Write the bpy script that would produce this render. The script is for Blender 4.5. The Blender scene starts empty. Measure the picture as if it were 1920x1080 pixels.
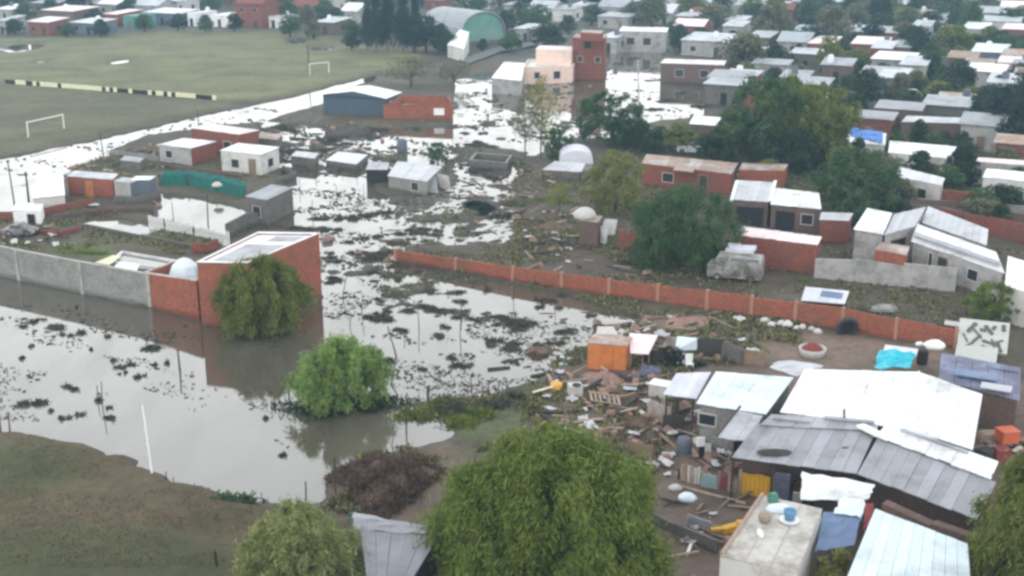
import bpy, math, random
import numpy as np
from mathutils import Vector
from math import sin, cos, tan, atan, atan2, radians, pi, hypot, sqrt

S = bpy.context.scene
COL = S.collection
R = random.Random(7)
NR = np.random.default_rng(11)

# ------------------------------------------------------------------ camera
FPX, HOR, CAMH = 2250.0, -170.0, 28.0            # focal length and horizon for a 1920 px wide frame, drone height
PITCH = atan((540 - HOR) / FPX)
cd = bpy.data.cameras.new('camera'); cam = bpy.data.objects.new('camera', cd); COL.objects.link(cam)
cd.sensor_width = 36; cd.lens = FPX / 1920 * 36; cd.clip_start = .5; cd.clip_end = 6000
cam.location = (0, 0, CAMH); cam.rotation_euler = (pi / 2 - PITCH, 0, 0)
S.camera = cam

# ------------------------------------------------------------------ sky, sun, exposure
SUN_EL, SUN_ROT = radians(50), radians(200)
w = bpy.data.worlds.new('World'); S.world = w; w.use_nodes = True
nt = w.node_tree; nt.nodes.clear()
out = nt.nodes.new('ShaderNodeOutputWorld'); bg = nt.nodes.new('ShaderNodeBackground')
sky = nt.nodes.new('ShaderNodeTexSky'); sky.sky_type = 'NISHITA'; sky.sun_disc = False
sky.sun_elevation = SUN_EL; sky.sun_rotation = SUN_ROT
tc = nt.nodes.new('ShaderNodeTexCoord'); sep = nt.nodes.new('ShaderNodeSeparateXYZ')
ramp = nt.nodes.new('ShaderNodeValToRGB')
ramp.color_ramp.elements[0].position = 0.0; ramp.color_ramp.elements[0].color = (1, 1, .99, 1)
ramp.color_ramp.elements[1].position = 1.0; ramp.color_ramp.elements[1].color = (.33, .355, .39, 1)
for q_, c_ in ((.16, (1, 1, .99)), (.30, (.98, 1, 1)), (.45, (.88, .90, .93)), (.62, (.44, .465, .50))):
    e = ramp.color_ramp.elements.new(q_); e.color = (*c_, 1)
nz = nt.nodes.new('ShaderNodeTexNoise'); nz.inputs['Scale'].default_value = 2.2; nz.inputs['Detail'].default_value = 4
mr = nt.nodes.new('ShaderNodeMapRange'); mr.inputs[1].default_value = .3; mr.inputs[2].default_value = .7
mr.inputs[3].default_value = .9; mr.inputs[4].default_value = 1.08
mul = nt.nodes.new('ShaderNodeVectorMath'); mul.operation = 'MULTIPLY'
sc_ = nt.nodes.new('ShaderNodeVectorMath'); sc_.operation = 'SCALE'; sc_.inputs['Scale'].default_value = 28.5
mix = nt.nodes.new('ShaderNodeMix'); mix.data_type = 'RGBA'; mix.inputs[0].default_value = .92
L = nt.links.new
L(tc.outputs['Generated'], sep.inputs[0]); L(sep.outputs['Z'], ramp.inputs[0]); L(tc.outputs['Generated'], nz.inputs['Vector'])
L(nz.outputs[0], mr.inputs[0]); L(ramp.outputs[0], mul.inputs[0]); L(mr.outputs[0], mul.inputs[1])
L(mul.outputs[0], sc_.inputs[0]); L(sky.outputs[0], mix.inputs[6]); L(sc_.outputs[0], mix.inputs[7])
L(mix.outputs[2], bg.inputs[0]); bg.inputs[1].default_value = .1; L(bg.outputs[0], out.inputs[0])
sd = bpy.data.lights.new('sun', 'SUN'); sd.energy = .6; sd.angle = radians(25); sd.color = (1, .97, .92)
so = bpy.data.objects.new('sun', sd); COL.objects.link(so)
so.rotation_euler = (pi / 2 - SUN_EL, 0, radians(180) - SUN_ROT); so.location = (0, 0, 60)
S.view_settings.view_transform = 'Standard'; S.view_settings.look = 'None'
S.view_settings.exposure = 0.0; S.view_settings.gamma = 1; S.view_settings.use_curve_mapping = False
S.render.engine = 'CYCLES'
S.cycles.pixel_filter_type = 'BLACKMAN_HARRIS'; S.cycles.filter_width = 2.9
S.cycles.max_bounces = 6; S.cycles.diffuse_bounces = 3; S.cycles.glossy_bounces = 3; S.cycles.transmission_bounces = 3
S.cycles.volume_bounces = 0; S.cycles.sample_clamp_indirect = 6
S.cycles.use_denoising = True

# ------------------------------------------------------------------ surveying the place: drone pixel -> point at height z
def P(px, py, z=0.0):
    u = (px - 960) / FPX; v = (540 - py) / FPX
    d = (u, cos(PITCH) + v * sin(PITCH), -sin(PITCH) + v * cos(PITCH))
    t = (z - CAMH) / d[2]
    return Vector((t * d[0], t * d[1], z))
def Qpix(p):
    z = p[2] - CAMH
    dep = p[1] * cos(PITCH) - z * sin(PITCH); up = p[1] * sin(PITCH) + z * cos(PITCH)
    return 960 + FPX * p[0] / dep, 540 - FPX * up / dep
def pxm(py):                                       # pixels per metre on the ground at that row
    a = P(960, py); return Qpix((a.x + 1, a.y, 0))[0] - 960
def height_to(base, top_py):                       # height of a thing standing at base whose top shows at row top_py
    lo, hi = 0.0, 40.0
    for _ in range(30):
        m = (lo + hi) / 2
        if Qpix((base.x, base.y, m))[1] > top_py: lo = m
        else: hi = m
    return lo
GA = radians(-27)                                  # street grid
U = Vector((cos(GA), sin(GA), 0)); V = Vector((-sin(GA), cos(GA), 0))

# ------------------------------------------------------------------ materials
MATS = {}
def mat(name, c, rough=.8, var=.25, scale=3.0, bump=0.0, objvar=0.0, c2=None, c2amt=.5, spec=.3, metal=0.0, c2scale=None, bscale=None):
    m = bpy.data.materials.new(name); m.use_nodes = True; t = m.node_tree; N = t.nodes; b = N['Principled BSDF']
    geo = N.new('ShaderNodeNewGeometry')
    n1 = N.new('ShaderNodeTexNoise'); n1.inputs['Scale'].default_value = scale; n1.inputs['Detail'].default_value = 5; n1.inputs['Roughness'].default_value = .65
    t.links.new(geo.outputs['Position'], n1.inputs['Vector'])
    r = N.new('ShaderNodeMapRange'); r.inputs[1].default_value = .25; r.inputs[2].default_value = .75
    r.inputs[3].default_value = 1 - var; r.inputs[4].default_value = 1 + var
    t.links.new(n1.outputs[0], r.inputs[0])
    base = N.new('ShaderNodeMix'); base.data_type = 'RGBA'; base.inputs[6].default_value = (*c, 1); base.inputs[7].default_value = (*(c2 or c), 1)
    base.inputs[0].default_value = 0
    if c2:
        n2 = N.new('ShaderNodeTexNoise'); n2.inputs['Scale'].default_value = c2scale or scale * .4; n2.inputs['Detail'].default_value = 6; n2.inputs['Roughness'].default_value = .7
        t.links.new(geo.outputs['Position'], n2.inputs['Vector'])
        r2 = N.new('ShaderNodeMapRange'); r2.inputs[1].default_value = .62 - .25 * c2amt; r2.inputs[2].default_value = .75 - .2 * c2amt
        t.links.new(n2.outputs[0], r2.inputs[0]); t.links.new(r2.outputs[0], base.inputs[0])
    mu = N.new('ShaderNodeVectorMath'); mu.operation = 'SCALE'
    t.links.new(base.outputs[2], mu.inputs[0])
    fac = r.outputs[0]
    if objvar:
        oi = N.new('ShaderNodeObjectInfo'); r3 = N.new('ShaderNodeMapRange'); r3.inputs[3].default_value = 1 - objvar; r3.inputs[4].default_value = 1 + objvar * .4
        t.links.new(oi.outputs['Random'], r3.inputs[0]); mm = N.new('ShaderNodeMath'); mm.operation = 'MULTIPLY'
        t.links.new(fac, mm.inputs[0]); t.links.new(r3.outputs[0], mm.inputs[1]); fac = mm.outputs[0]
    t.links.new(fac, mu.inputs['Scale'])
    t.links.new(mu.outputs[0], b.inputs['Base Color'])
    b.inputs['Roughness'].default_value = rough; b.inputs['Specular IOR Level'].default_value = spec; b.inputs['Metallic'].default_value = metal
    if bump:
        bp = N.new('ShaderNodeBump'); bp.inputs['Strength'].default_value = bump; bp.inputs['Distance'].default_value = .05
        n3 = N.new('ShaderNodeTexNoise'); n3.inputs['Scale'].default_value = bscale or scale * 3; n3.inputs['Detail'].default_value = 6
        t.links.new(geo.outputs['Position'], n3.inputs['Vector']); t.links.new(n3.outputs[0], bp.inputs['Height']); t.links.new(bp.outputs[0], b.inputs['Normal'])
    MATS[name] = m
    return m
def brick_mat(name, c1, c2, mortar, dirt=(.16, .12, .10), scale=4.0):
    m = bpy.data.materials.new(name); m.use_nodes = True; t = m.node_tree; N = t.nodes; b = N['Principled BSDF']; Lk = t.links.new
    geo = N.new('ShaderNodeNewGeometry'); cr = N.new('ShaderNodeVectorMath'); cr.operation = 'CROSS_PRODUCT'; cr.inputs[1].default_value = (0, 0, 1)
    dt = N.new('ShaderNodeVectorMath'); dt.operation = 'DOT_PRODUCT'; sp = N.new('ShaderNodeSeparateXYZ'); cx = N.new('ShaderNodeCombineXYZ')
    Lk(geo.outputs['True Normal'], cr.inputs[0]); Lk(cr.outputs[0], dt.inputs[0]); Lk(geo.outputs['Position'], dt.inputs[1])
    Lk(geo.outputs['Position'], sp.inputs[0]); Lk(dt.outputs['Value'], cx.inputs[0]); Lk(sp.outputs['Z'], cx.inputs[1])
    bt = N.new('ShaderNodeTexBrick'); bt.inputs['Scale'].default_value = scale; bt.inputs['Color1'].default_value = (*c1, 1); bt.inputs['Color2'].default_value = (*c2, 1)
    bt.inputs['Mortar'].default_value = (*mortar, 1); bt.inputs['Mortar Size'].default_value = .025; bt.inputs['Row Height'].default_value = .4
    Lk(cx.outputs[0], bt.inputs['Vector'])
    n = N.new('ShaderNodeTexNoise'); n.inputs['Scale'].default_value = .9; n.inputs['Detail'].default_value = 6; Lk(geo.outputs['Position'], n.inputs['Vector'])
    r = N.new('ShaderNodeMapRange'); r.inputs[1].default_value = .42; r.inputs[2].default_value = .78; r.inputs[4].default_value = .8; Lk(n.outputs[0], r.inputs[0])
    mx = N.new('ShaderNodeMix'); mx.data_type = 'RGBA'; mx.inputs[7].default_value = (*dirt, 1); Lk(r.outputs[0], mx.inputs[0]); Lk(bt.outputs[0], mx.inputs[6])
    n2 = N.new('ShaderNodeTexNoise'); n2.inputs['Scale'].default_value = 5; Lk(geo.outputs['Position'], n2.inputs['Vector'])
    r2 = N.new('ShaderNodeMapRange'); r2.inputs[1].default_value = .3; r2.inputs[2].default_value = .7; r2.inputs[3].default_value = .8; r2.inputs[4].default_value = 1.15; Lk(n2.outputs[0], r2.inputs[0])
    mu = N.new('ShaderNodeVectorMath'); mu.operation = 'SCALE'; Lk(mx.outputs[2], mu.inputs[0])
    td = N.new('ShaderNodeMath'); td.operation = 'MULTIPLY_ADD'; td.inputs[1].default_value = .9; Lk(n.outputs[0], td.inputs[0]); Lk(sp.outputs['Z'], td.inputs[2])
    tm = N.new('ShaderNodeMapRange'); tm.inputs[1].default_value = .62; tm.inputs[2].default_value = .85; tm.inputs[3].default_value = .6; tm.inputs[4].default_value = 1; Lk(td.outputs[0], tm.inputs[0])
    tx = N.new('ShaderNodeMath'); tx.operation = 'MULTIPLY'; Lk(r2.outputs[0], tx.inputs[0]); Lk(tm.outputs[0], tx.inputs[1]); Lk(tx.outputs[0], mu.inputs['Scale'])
    Lk(mu.outputs[0], b.inputs['Base Color']); b.inputs['Roughness'].default_value = .9; b.inputs['Specular IOR Level'].default_value = .15
    MATS[name] = m; return m
def leaf_mat(name, c, c2):
    m = bpy.data.materials.new(name); m.use_nodes = True; t = m.node_tree; N = t.nodes; b = N['Principled BSDF']; Lk = t.links.new
    geo = N.new('ShaderNodeNewGeometry'); mx = N.new('ShaderNodeMix'); mx.data_type = 'RGBA'; mx.inputs[6].default_value = (*c, 1); mx.inputs[7].default_value = (*c2, 1)
    n = N.new('ShaderNodeTexNoise'); n.inputs['Scale'].default_value = 1.1; n.inputs['Detail'].default_value = 4; Lk(geo.outputs['Position'], n.inputs['Vector'])
    a = N.new('ShaderNodeMath'); a.operation = 'ADD'; a.use_clamp = True; s_ = N.new('ShaderNodeMath'); s_.operation = 'MULTIPLY_ADD'; s_.inputs[1].default_value = 1.8; s_.inputs[2].default_value = -.9
    Lk(n.outputs[0], s_.inputs[0]); Lk(s_.outputs[0], a.inputs[0]); Lk(geo.outputs['Random Per Island'], a.inputs[1]); Lk(a.outputs[0], mx.inputs[0])
    Lk(mx.outputs[2], b.inputs['Base Color']); b.inputs['Roughness'].default_value = .6; b.inputs['Specular IOR Level'].default_value = .25
    tr = N.new('ShaderNodeBsdfTranslucent'); Lk(mx.outputs[2], tr.inputs[0]); ms = N.new('ShaderNodeMixShader'); ms.inputs[0].default_value = .35
    Lk(b.outputs[0], ms.inputs[1]); Lk(tr.outputs[0], ms.inputs[2]); Lk(ms.outputs[0], N['Material Output'].inputs[0])
    MATS[name] = m; return m
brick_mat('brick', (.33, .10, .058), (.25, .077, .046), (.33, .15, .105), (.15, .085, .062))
brick_mat('brick_dull', (.25, .068, .045), (.20, .055, .038), (.24, .14, .11), (.14, .085, .07))
brick_mat('brick_dark', (.17, .10, .085), (.13, .085, .07), (.16, .13, .11), (.10, .085, .075))
brick_mat('block_grey', (.27, .26, .24), (.23, .225, .21), (.30, .29, .27), (.15, .145, .125), 2.4)
brick_mat('block_dark', (.16, .145, .13), (.13, .12, .11), (.18, .17, .155), (.09, .085, .075), 2.4)
mat('render_grey', (.36, .345, .33), .9, .18, 1.5, .2, c2=(.22, .21, .195), c2amt=.6)
mat('render_pale', (.58, .56, .53), .9, .12, 1.5, .2, c2=(.40, .38, .34), c2amt=.5)
mat('render_cream', (.72, .54, .45), .9, .1, 1.2, .1, c2=(.6, .47, .38), c2amt=.4)
mat('render_white', (.78, .77, .76), .85, .08, 1.2, .1, c2=(.6, .6, .58), c2amt=.4)
mat('concrete', (.42, .40, .37), .9, .15, 2.0, .25, c2=(.30, .28, .25), c2amt=.5)
mat('concrete_pale', (.52, .49, .45), .9, .2, 1.6, .2, c2=(.30, .27, .23), c2amt=.62)
mat('concrete_post', (.36, .19, .135), .9, .12, 3.0, .1)
mat('tin_white', (.76, .77, .775), .45, .07, .8, .05, .08, c2=(.47, .46, .44), c2amt=.42, spec=.5)
mat('tin_blue_white', (.64, .73, .765), .45, .07, .8, .05, .06, c2=(.45, .5, .52), c2amt=.4, spec=.5)
mat('tin_dull', (.31, .32, .34), .5, .12, 1.0, .08, .15, c2=(.24, .24, .25), c2amt=.6, spec=.5)
mat('tin_far', (.44, .47, .49), .5, .1, .9, .05, .35, c2=(.30, .30, .30), c2amt=.5, spec=.5)
mat('tin_lilac', (.62, .62, .68), .5, .07, .8, .05, .1, c2=(.5, .5, .55), c2amt=.4, spec=.5)
mat('tin_grey', (.34, .345, .365), .5, .1, .9, .08, .18, c2=(.22, .22, .235), c2amt=.55, spec=.5)
mat('tin_mid', (.50, .51, .53), .5, .1, .9, .08, .15, c2=(.36, .35, .35), c2amt=.5, spec=.5)
mat('tin_rust', (.36, .25, .19), .8, .25, 1.2, .08, .2, c2=(.45, .43, .42), c2amt=.6)
mat('tin_pink', (.80, .68, .66), .6, .08, .8, .05, .08, c2=(.66, .56, .54), c2amt=.4)
mat('navy_panel', (.065, .088, .12), .6, .1, 1.0, .05, .08, c2=(.08, .095, .12), c2amt=.4)
mat('slate_panel', (.12, .135, .17), .6, .15, 1.0, .05, .1)
mat('green_sheet', (.09, .25, .19), .6, .15, .3, .05, .08, c2=(.17, .27, .24), c2amt=.5)
mat('green_net', (.012, .105, .085), .85, .25, 2.0, .2)
mat('tarp_blue', (.03, .16, .50), .55, .15, 1.2, .3, c2=(.08, .28, .62), c2amt=.4)
mat('tarp_slate', (.13, .19, .31), .6, .15, 1.2, .3, c2=(.2, .25, .34), c2amt=.4)
mat('tarp_aqua', (.02, .42, .52), .5, .2, 1.5, .3, c2=(.16, .52, .58), c2amt=.4)
mat('tarp_purple', (.13, .13, .19), .6, .3, 1.2, .4, c2=(.22, .25, .34), c2amt=.5)
mat('tarp_white', (.66, .74, .80), .55, .1, 1.4, .3)
mat('white_paint', (.80, .80, .78), .5, .06, 3)
mat('white_dirty', (.50, .48, .45), .6, .2, 4, .1)
mat('yellow_paint', (.62, .34, .03), .6, .15, 2.5, .1)
mat('pale_yellow', (.68, .66, .46), .8, .15, 2.5)
mat('orange_sheet', (.50, .17, .05), .7, .25, 1.5, .1, c2=(.36, .15, .07), c2amt=.5)
mat('orange_plastic', (.55, .13, .06), .5, .1, 3)
mat('red_cloth', (.22, .045, .045), .8, .2, 4, .2)
mat('wood', (.24, .17, .12), .85, .25, 3, .2, .3)
mat('wood_pale', (.36, .27, .21), .85, .2, 3, .2, .2)
mat('wood_dark', (.055, .048, .042), .9, .3, 3, .2, .2)
mat('bark', (.10, .08, .06), .9, .3, 5, .4)
mat('black', (.018, .018, .02), .7, .2, 3)
mat('dark_inside', (.03, .028, .028), .9, .2, 2)  # near black, puts interior shade into wall colour; also plain dark walls
mat('glass_dark', (.03, .035, .04), .15, .1, 2, spec=.5)
mat('rubber', (.04, .042, .045), .75, .2, 4)
mat('car_white', (.68, .69, .70), .35, .12, 2, c2=(.4, .38, .35), c2amt=.35, spec=.5)
mat('car_grey', (.30, .295, .28), .6, .3, 2, c2=(.10, .085, .07), c2amt=.75, spec=.5)
mat('blue_plastic', (.10, .24, .40), .4, .1, 3, spec=.5)
mat('teal_cloth', (.30, .44, .46), .8, .15, 3, .1)
mat('rubble', (.30, .17, .13), .95, .4, 4, .6, c2=(.2, .17, .15), c2amt=.7)
mat('dry_brush', (.115, .075, .055), .95, .4, 2.5, .5, c2=(.16, .12, .085), c2amt=.5)
mat('weed', (.085, .08, .062), .95, .35, 4, .4, c2=(.09, .085, .06), c2amt=.4)
mat('mattress', (.47, .48, .44), .85, .08, 3, .1)
mat('mattress_print', (.10, .12, .10), .85, .1, 3)
mat('goal_white', (.70, .70, .64), .5, .05, 3)
G_MID = leaf_mat('leaf_mid', (0.07, 0.115, 0.016), (0.21, 0.26, 0.055))
G_OLIVE = leaf_mat('leaf_olive', (0.085, 0.115, 0.02), (0.22, 0.24, 0.06))
G_YEL = leaf_mat('leaf_yellow', (0.14, 0.155, 0.035), (0.28, 0.27, 0.09))
G_BRIGHT = leaf_mat('leaf_bright', (0.11, 0.19, 0.042), (0.29, 0.4, 0.12))
G_DARK = leaf_mat('leaf_dark', (.022, .042, .022), (.05, .08, .035))
G_BLUE = leaf_mat('leaf_blue', (.015, .030, .024), (.035, .055, .042))
G_GREY = leaf_mat('leaf_grey', (0.1, 0.11, 0.06), (0.2, 0.195, 0.11))
G_DEEP = leaf_mat('leaf_deep', (0.03, 0.068, 0.028), (0.1, 0.165, 0.06))
G_PALE = leaf_mat('leaf_pale', (0.13, 0.165, 0.045), (0.33, 0.35, 0.15))
G_GRASS = leaf_mat('leaf_grass', (.09, .08, .04), (.14, .125, .065))
G_WEED = leaf_mat('leaf_weed', (.055, .055, .04), (.125, .12, .085))
G_DRY = leaf_mat('leaf_dry', (.07, .045, .035), (.16, .11, .08))
M = MATS

# ------------------------------------------------------------------ mesh and object helpers
class MB:
    def __init__(s): s.v = []; s.f = []
    def add(s, vs, fs):
        o = len(s.v); s.v += [tuple(v) for v in vs]; s.f += [tuple(i + o for i in f) for f in fs]; return s
    def hexa(s, b, t):                              # 4 bottom points, 4 top points, counter-clockwise from above
        return s.add(list(b) + list(t), [(3, 2, 1, 0), (4, 5, 6, 7), (0, 1, 5, 4), (1, 2, 6, 5), (2, 3, 7, 6), (3, 0, 4, 7)])
    def box(s, c, size, rz=0.0, tilt=(0, 0)):
        hx, hy, hz = size[0] / 2, size[1] / 2, size[2] / 2; c = Vector(c); ca, sa = cos(rz), sin(rz); ps = []
        for z in (-hz, hz):
            for x, y in ((-hx, -hy), (hx, -hy), (hx, hy), (-hx, hy)):
                ps.append(c + Vector((x * ca - y * sa, x * sa + y * ca, z + x * tilt[0] + y * tilt[1])))
        return s.hexa(ps[:4], ps[4:])
    def tube(s, pts, rads, n=7, caps=True):
        pts = [Vector(p) for p in pts]; rings = []
        for i, p in enumerate(pts):
            d = (pts[min(i + 1, len(pts) - 1)] - pts[max(i - 1, 0)]).normalized()
            a = d.cross(Vector((0, 0, 1)) if abs(d.z) < .9 else Vector((1, 0, 0))).normalized(); b = d.cross(a)
            r = rads[i] if isinstance(rads, (list, tuple)) else rads
            rings.append([p + (a * cos(2 * pi * k / n) + b * sin(2 * pi * k / n)) * r for k in range(n)])
        vs = [q for r in rings for q in r]; fs = []
        for i in range(len(rings) - 1):
            for k in range(n): fs.append((i * n + k, i * n + (k + 1) % n, (i + 1) * n + (k + 1) % n, (i + 1) * n + k))
        if caps: fs.append(tuple(range(n))[::-1]); fs.append(tuple((len(rings) - 1) * n + k for k in range(n)))
        return s.add(vs, fs)
    def lathe(s, c, prof, n=14, sx=1.0, sy=1.0):     # prof: (radius, z)
        vs = []; fs = []; c = Vector(c)
        for r, z in prof:
            for k in range(n): vs.append(c + Vector((r * sx * cos(2 * pi * k / n), r * sy * sin(2 * pi * k / n), z)))
        for i in range(len(prof) - 1):
            for k in range(n): fs.append((i * n + k, i * n + (k + 1) % n, (i + 1) * n + (k + 1) % n, (i + 1) * n + k))
        fs.append(tuple(range(n))[::-1]); fs.append(tuple((len(prof) - 1) * n + k for k in range(n)))
        return s.add(vs, fs)
    def build(s, name, m, parent=None, smooth=False, origin=None):
        me = bpy.data.meshes.new(name)
        o0 = Vector(origin) if origin is not None else base_of(parent)
        me.from_pydata([(v[0] - o0.x, v[1] - o0.y, v[2] - o0.z) for v in s.v], [], s.f)
        if smooth: me.shade_smooth()
        me.materials.append(m if not isinstance(m, str) else M[m])
        o = bpy.data.objects.new(name, me); COL.objects.link(o)
        if parent is not None: o.parent = parent
        else: o.location = o0
        return o
def base_of(o):
    b = Vector((0, 0, 0))
    while o is not None: b += Vector(o.location); o = o.parent
    return b
def tag(o, label, cat, group=None, kind=None):
    if label: o['label'] = label
    if cat: o['category'] = cat
    if group: o['group'] = group
    if kind: o['kind'] = kind
    return o
def thing(name, label, cat, loc, group=None):
    o = bpy.data.objects.new(name, None); o.empty_display_size = .3; COL.objects.link(o); o.location = loc
    return tag(o, label, cat, group)
def single(name, mb, m, label, cat, loc, group=None, smooth=False):
    return tag(mb.build(name, m, None, smooth, origin=loc), label, cat, group)
def copy_tree(o, parent=None):
    c = o.copy(); COL.objects.link(c); c.parent = parent
    for ch in list(o.children): copy_tree(ch, c)
    return c
def lerp(a, b, t): return a + (b - a) * t

# ------------------------------------------------------------------ buildings
def sheets(parent, FL, FR, BR, BL, n, m, ridges=5, name='roof_sheet', th=.03, amp=.03, jit=.008, seed=0):
    rr = random.Random(seed * 77 + n)
    for i in range(n):
        u0 = i / n + (.012 / n if i else 0); u1 = (i + 1) / n - (.012 / n if i < n - 1 else 0)
        dz = rr.uniform(-jit, jit) + (jit if i % 2 else 0); k = ridges * 2; rows = []
        e0 = rr.uniform(-.05, .05); e1 = rr.uniform(-.02, .02)
        vs = []
        for (A, B, ee) in ((FL, FR, e0), (BL, BR, e1)):
            for j in range(k + 1):
                u = u0 + (u1 - u0) * j / k
                p = lerp(A, B, u); other = lerp(BL if A is FL else FL, BR if A is FL else FR, u)
                d = (p - other); d = d / max(d.length, .01)
                p = p + d * ee
                vs.append(p + Vector((0, 0, dz + (amp if j % 2 else 0))))
        c = k + 1; fs = [(j, j + 1, c + j + 1, c + j) for j in range(k)]
        lo = [vs[0], vs[k], vs[c + k], vs[c]]; o = len(vs)
        vs += [p - Vector((0, 0, th)) for p in lo]
        fs += [(o + 3, o + 2, o + 1, o), (o, o + 1, *range(k, -1, -1)), (o + 2, o + 3, *range(c, c + k + 1)), (o + 3, o, 0, c), (o + 1, o + 2, c + k, k)]
        MB().add(vs, fs).build(name, m, parent)
def inset(cs, d):
    cen = sum(cs, Vector((0, 0, 0))) / len(cs); r = []
    for c in cs:
        v = c - cen; v.z = 0; r.append(c - v.normalized() * d)
    return r
def walls(parent, cs, zb, mats, th=.16, skip=()):
    """one wall per side, mitred; cs = outer top corners FL FR BR BL"""
    inn = inset(cs, th * 1.4); res = {}
    for i in range(4):
        if i in skip: continue
        j = (i + 1) % 4; a, b, c, d = cs[i], cs[j], inn[j], inn[i]
        z = lambda p, h: Vector((p.x, p.y, h))
        mb = MB().hexa([z(a, zb), z(b, zb), z(c, zb), z(d, zb)], [a, b, z(c, b.z), z(d, a.z)])
        res[i] = mb.build('wall', mats[i] if isinstance(mats, (list, tuple)) else mats, parent)
    return res
def opening(parent, cs, side, u, zc, wd, ht, kind='window', frame='white_dirty', pane='glass_dark'):
    a, b = cs[side], cs[(side + 1) % 4]; d = Vector((b.x - a.x, b.y - a.y, 0)); L_ = d.length; d /= L_; n = Vector((d.y, -d.x, 0))
    c = Vector((a.x, a.y, 0)) + d * (u * L_); c.z = zc
    X = lambda x, y, z: c + d * x + n * y + Vector((0, 0, z))
    def bar(mb, x0, x1, z0, z1, y0, y1):
        mb.hexa([X(x0, y1, z0), X(x1, y1, z0), X(x1, y0, z0), X(x0, y0, z0)], [X(x0, y1, z1), X(x1, y1, z1), X(x1, y0, z1), X(x0, y0, z1)])
    f = .07; w2, h2 = wd / 2, ht / 2
    mb = MB(); bar(mb, -w2 - f, -w2, -h2, h2, .003, .05); bar(mb, w2, w2 + f, -h2, h2, .003, .05)
    bar(mb, -w2 - f, w2 + f, h2, h2 + f, .003, .05)
    if kind == 'window': bar(mb, -w2 - f, w2 + f, -h2 - f, -h2, .003, .07)
    fo = mb.build(kind, frame, parent)
    pb = MB(); bar(pb, -w2 + .004, w2 - .004, -h2 + .004, h2 - .004, .004, .022); pb.build('pane' if kind == 'window' else 'door_leaf_or_shade', pane, fo)  # a black leaf paints the shade of an open doorway
    return fo
FOOT = []
def corners(spec): return [P(*c) for c in spec]
def slab(parent, cs, th, m, name='roof'):
    return MB().hexa([c - Vector((0, 0, th)) for c in cs], cs).build(name, m, parent)
def block(name, label, cat, spec, wall, roof, n=0, over=.2, zb=-.4, ops=(), group=None, parapet=None, inner=None, ridges=4, skip=(), parapet_h=.3, seed=0):
    """spec: four roof corners (px, py, z) front-left, front-right, back-right, back-left"""
    cs = corners(spec); FOOT.append(inset(cs, -1.2)); cen = sum(cs, Vector((0, 0, 0))) / 4
    t = thing(name, label, cat, (cen.x, cen.y, 0), group)
    if parapet:
        walls(t, cs, zb, wall, .2, skip)
        ic = inset(cs, .3); slab(t, [c - Vector((0, 0, parapet_h)) for c in ic], .12, inner or roof)
        rim = inset(cs, -.03); rin = inset(cs, .3)
        mb = MB()
        for i in range(4):
            j = (i + 1) % 4; q = Vector((0, 0, .07)); g = Vector((0, 0, .003))
            mb.hexa([rim[i] + g, rim[j] + g, rin[j] + g, rin[i] + g], [rim[i] + q, rim[j] + q, rin[j] + q, rin[i] + q])
        mb.build('coping', parapet, t)
        wc = cs
    else:
        wc = inset([c - Vector((0, 0, .06)) for c in cs], over); walls(t, wc, zb, wall, .15, skip)
        if n: sheets(t, *cs, n, roof, ridges, seed=seed)
        else: slab(t, cs, .05, roof)
    for o in ops: opening(t, wc, *o)
    return t

# ------------------------------------------------------------------ ground, water
def hash2(ix, iy, s):
    h = (ix.astype(np.int64) * 374761393 + iy.astype(np.int64) * 668265263 + s * 974711) & 0x7fffffff
    h = ((h ^ (h >> 13)) * 1274126177) & 0x7fffffff
    return ((h ^ (h >> 16)) & 0xffff) / 65535.0
def vnoise(x, y, s=0):
    ix, iy = np.floor(x), np.floor(y); fx, fy = x - ix, y - iy; fx = fx * fx * (3 - 2 * fx); fy = fy * fy * (3 - 2 * fy)
    a = hash2(ix, iy, s); b = hash2(ix + 1, iy, s); c = hash2(ix, iy + 1, s); d = hash2(ix + 1, iy + 1, s)
    return (a * (1 - fx) + b * fx) * (1 - fy) + (c * (1 - fx) + d * fx) * fy
def fbm(x, y, s=0, o=4):
    r = 0; a = .5
    for k in range(o): r = r + a * vnoise(x * 2 ** k, y * 2 ** k, s + k * 17); a *= .5
    return r / (1 - .5 ** o)
def inpoly(x, y, poly):
    r = np.zeros(x.shape, bool); n = len(poly)
    for i in range(n):
        x0, y0 = poly[i]; x1, y1 = poly[(i + 1) % n]
        if y0 == y1: continue
        c = ((y0 > y) != (y1 > y)) & (x < (x1 - x0) * (y - y0) / (y1 - y0) + x0); r ^= c
    return r
MUD = (.09, .075, .05); DARKMUD = (.082, .076, .056); OLIVE = (.138, .136, .062); OLIVE_D = (.104, .098, .051); EARTH = (.165, .12, .09); SCRUBLAND = (.062, .062, .04)
BANK = (.098, .075, .042); BANKG = (.07, .07, .031); SILT = (.085, .076, .062); TOWN = (.09, .09, .07); GRASSY = (.085, .11, .04)
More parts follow.
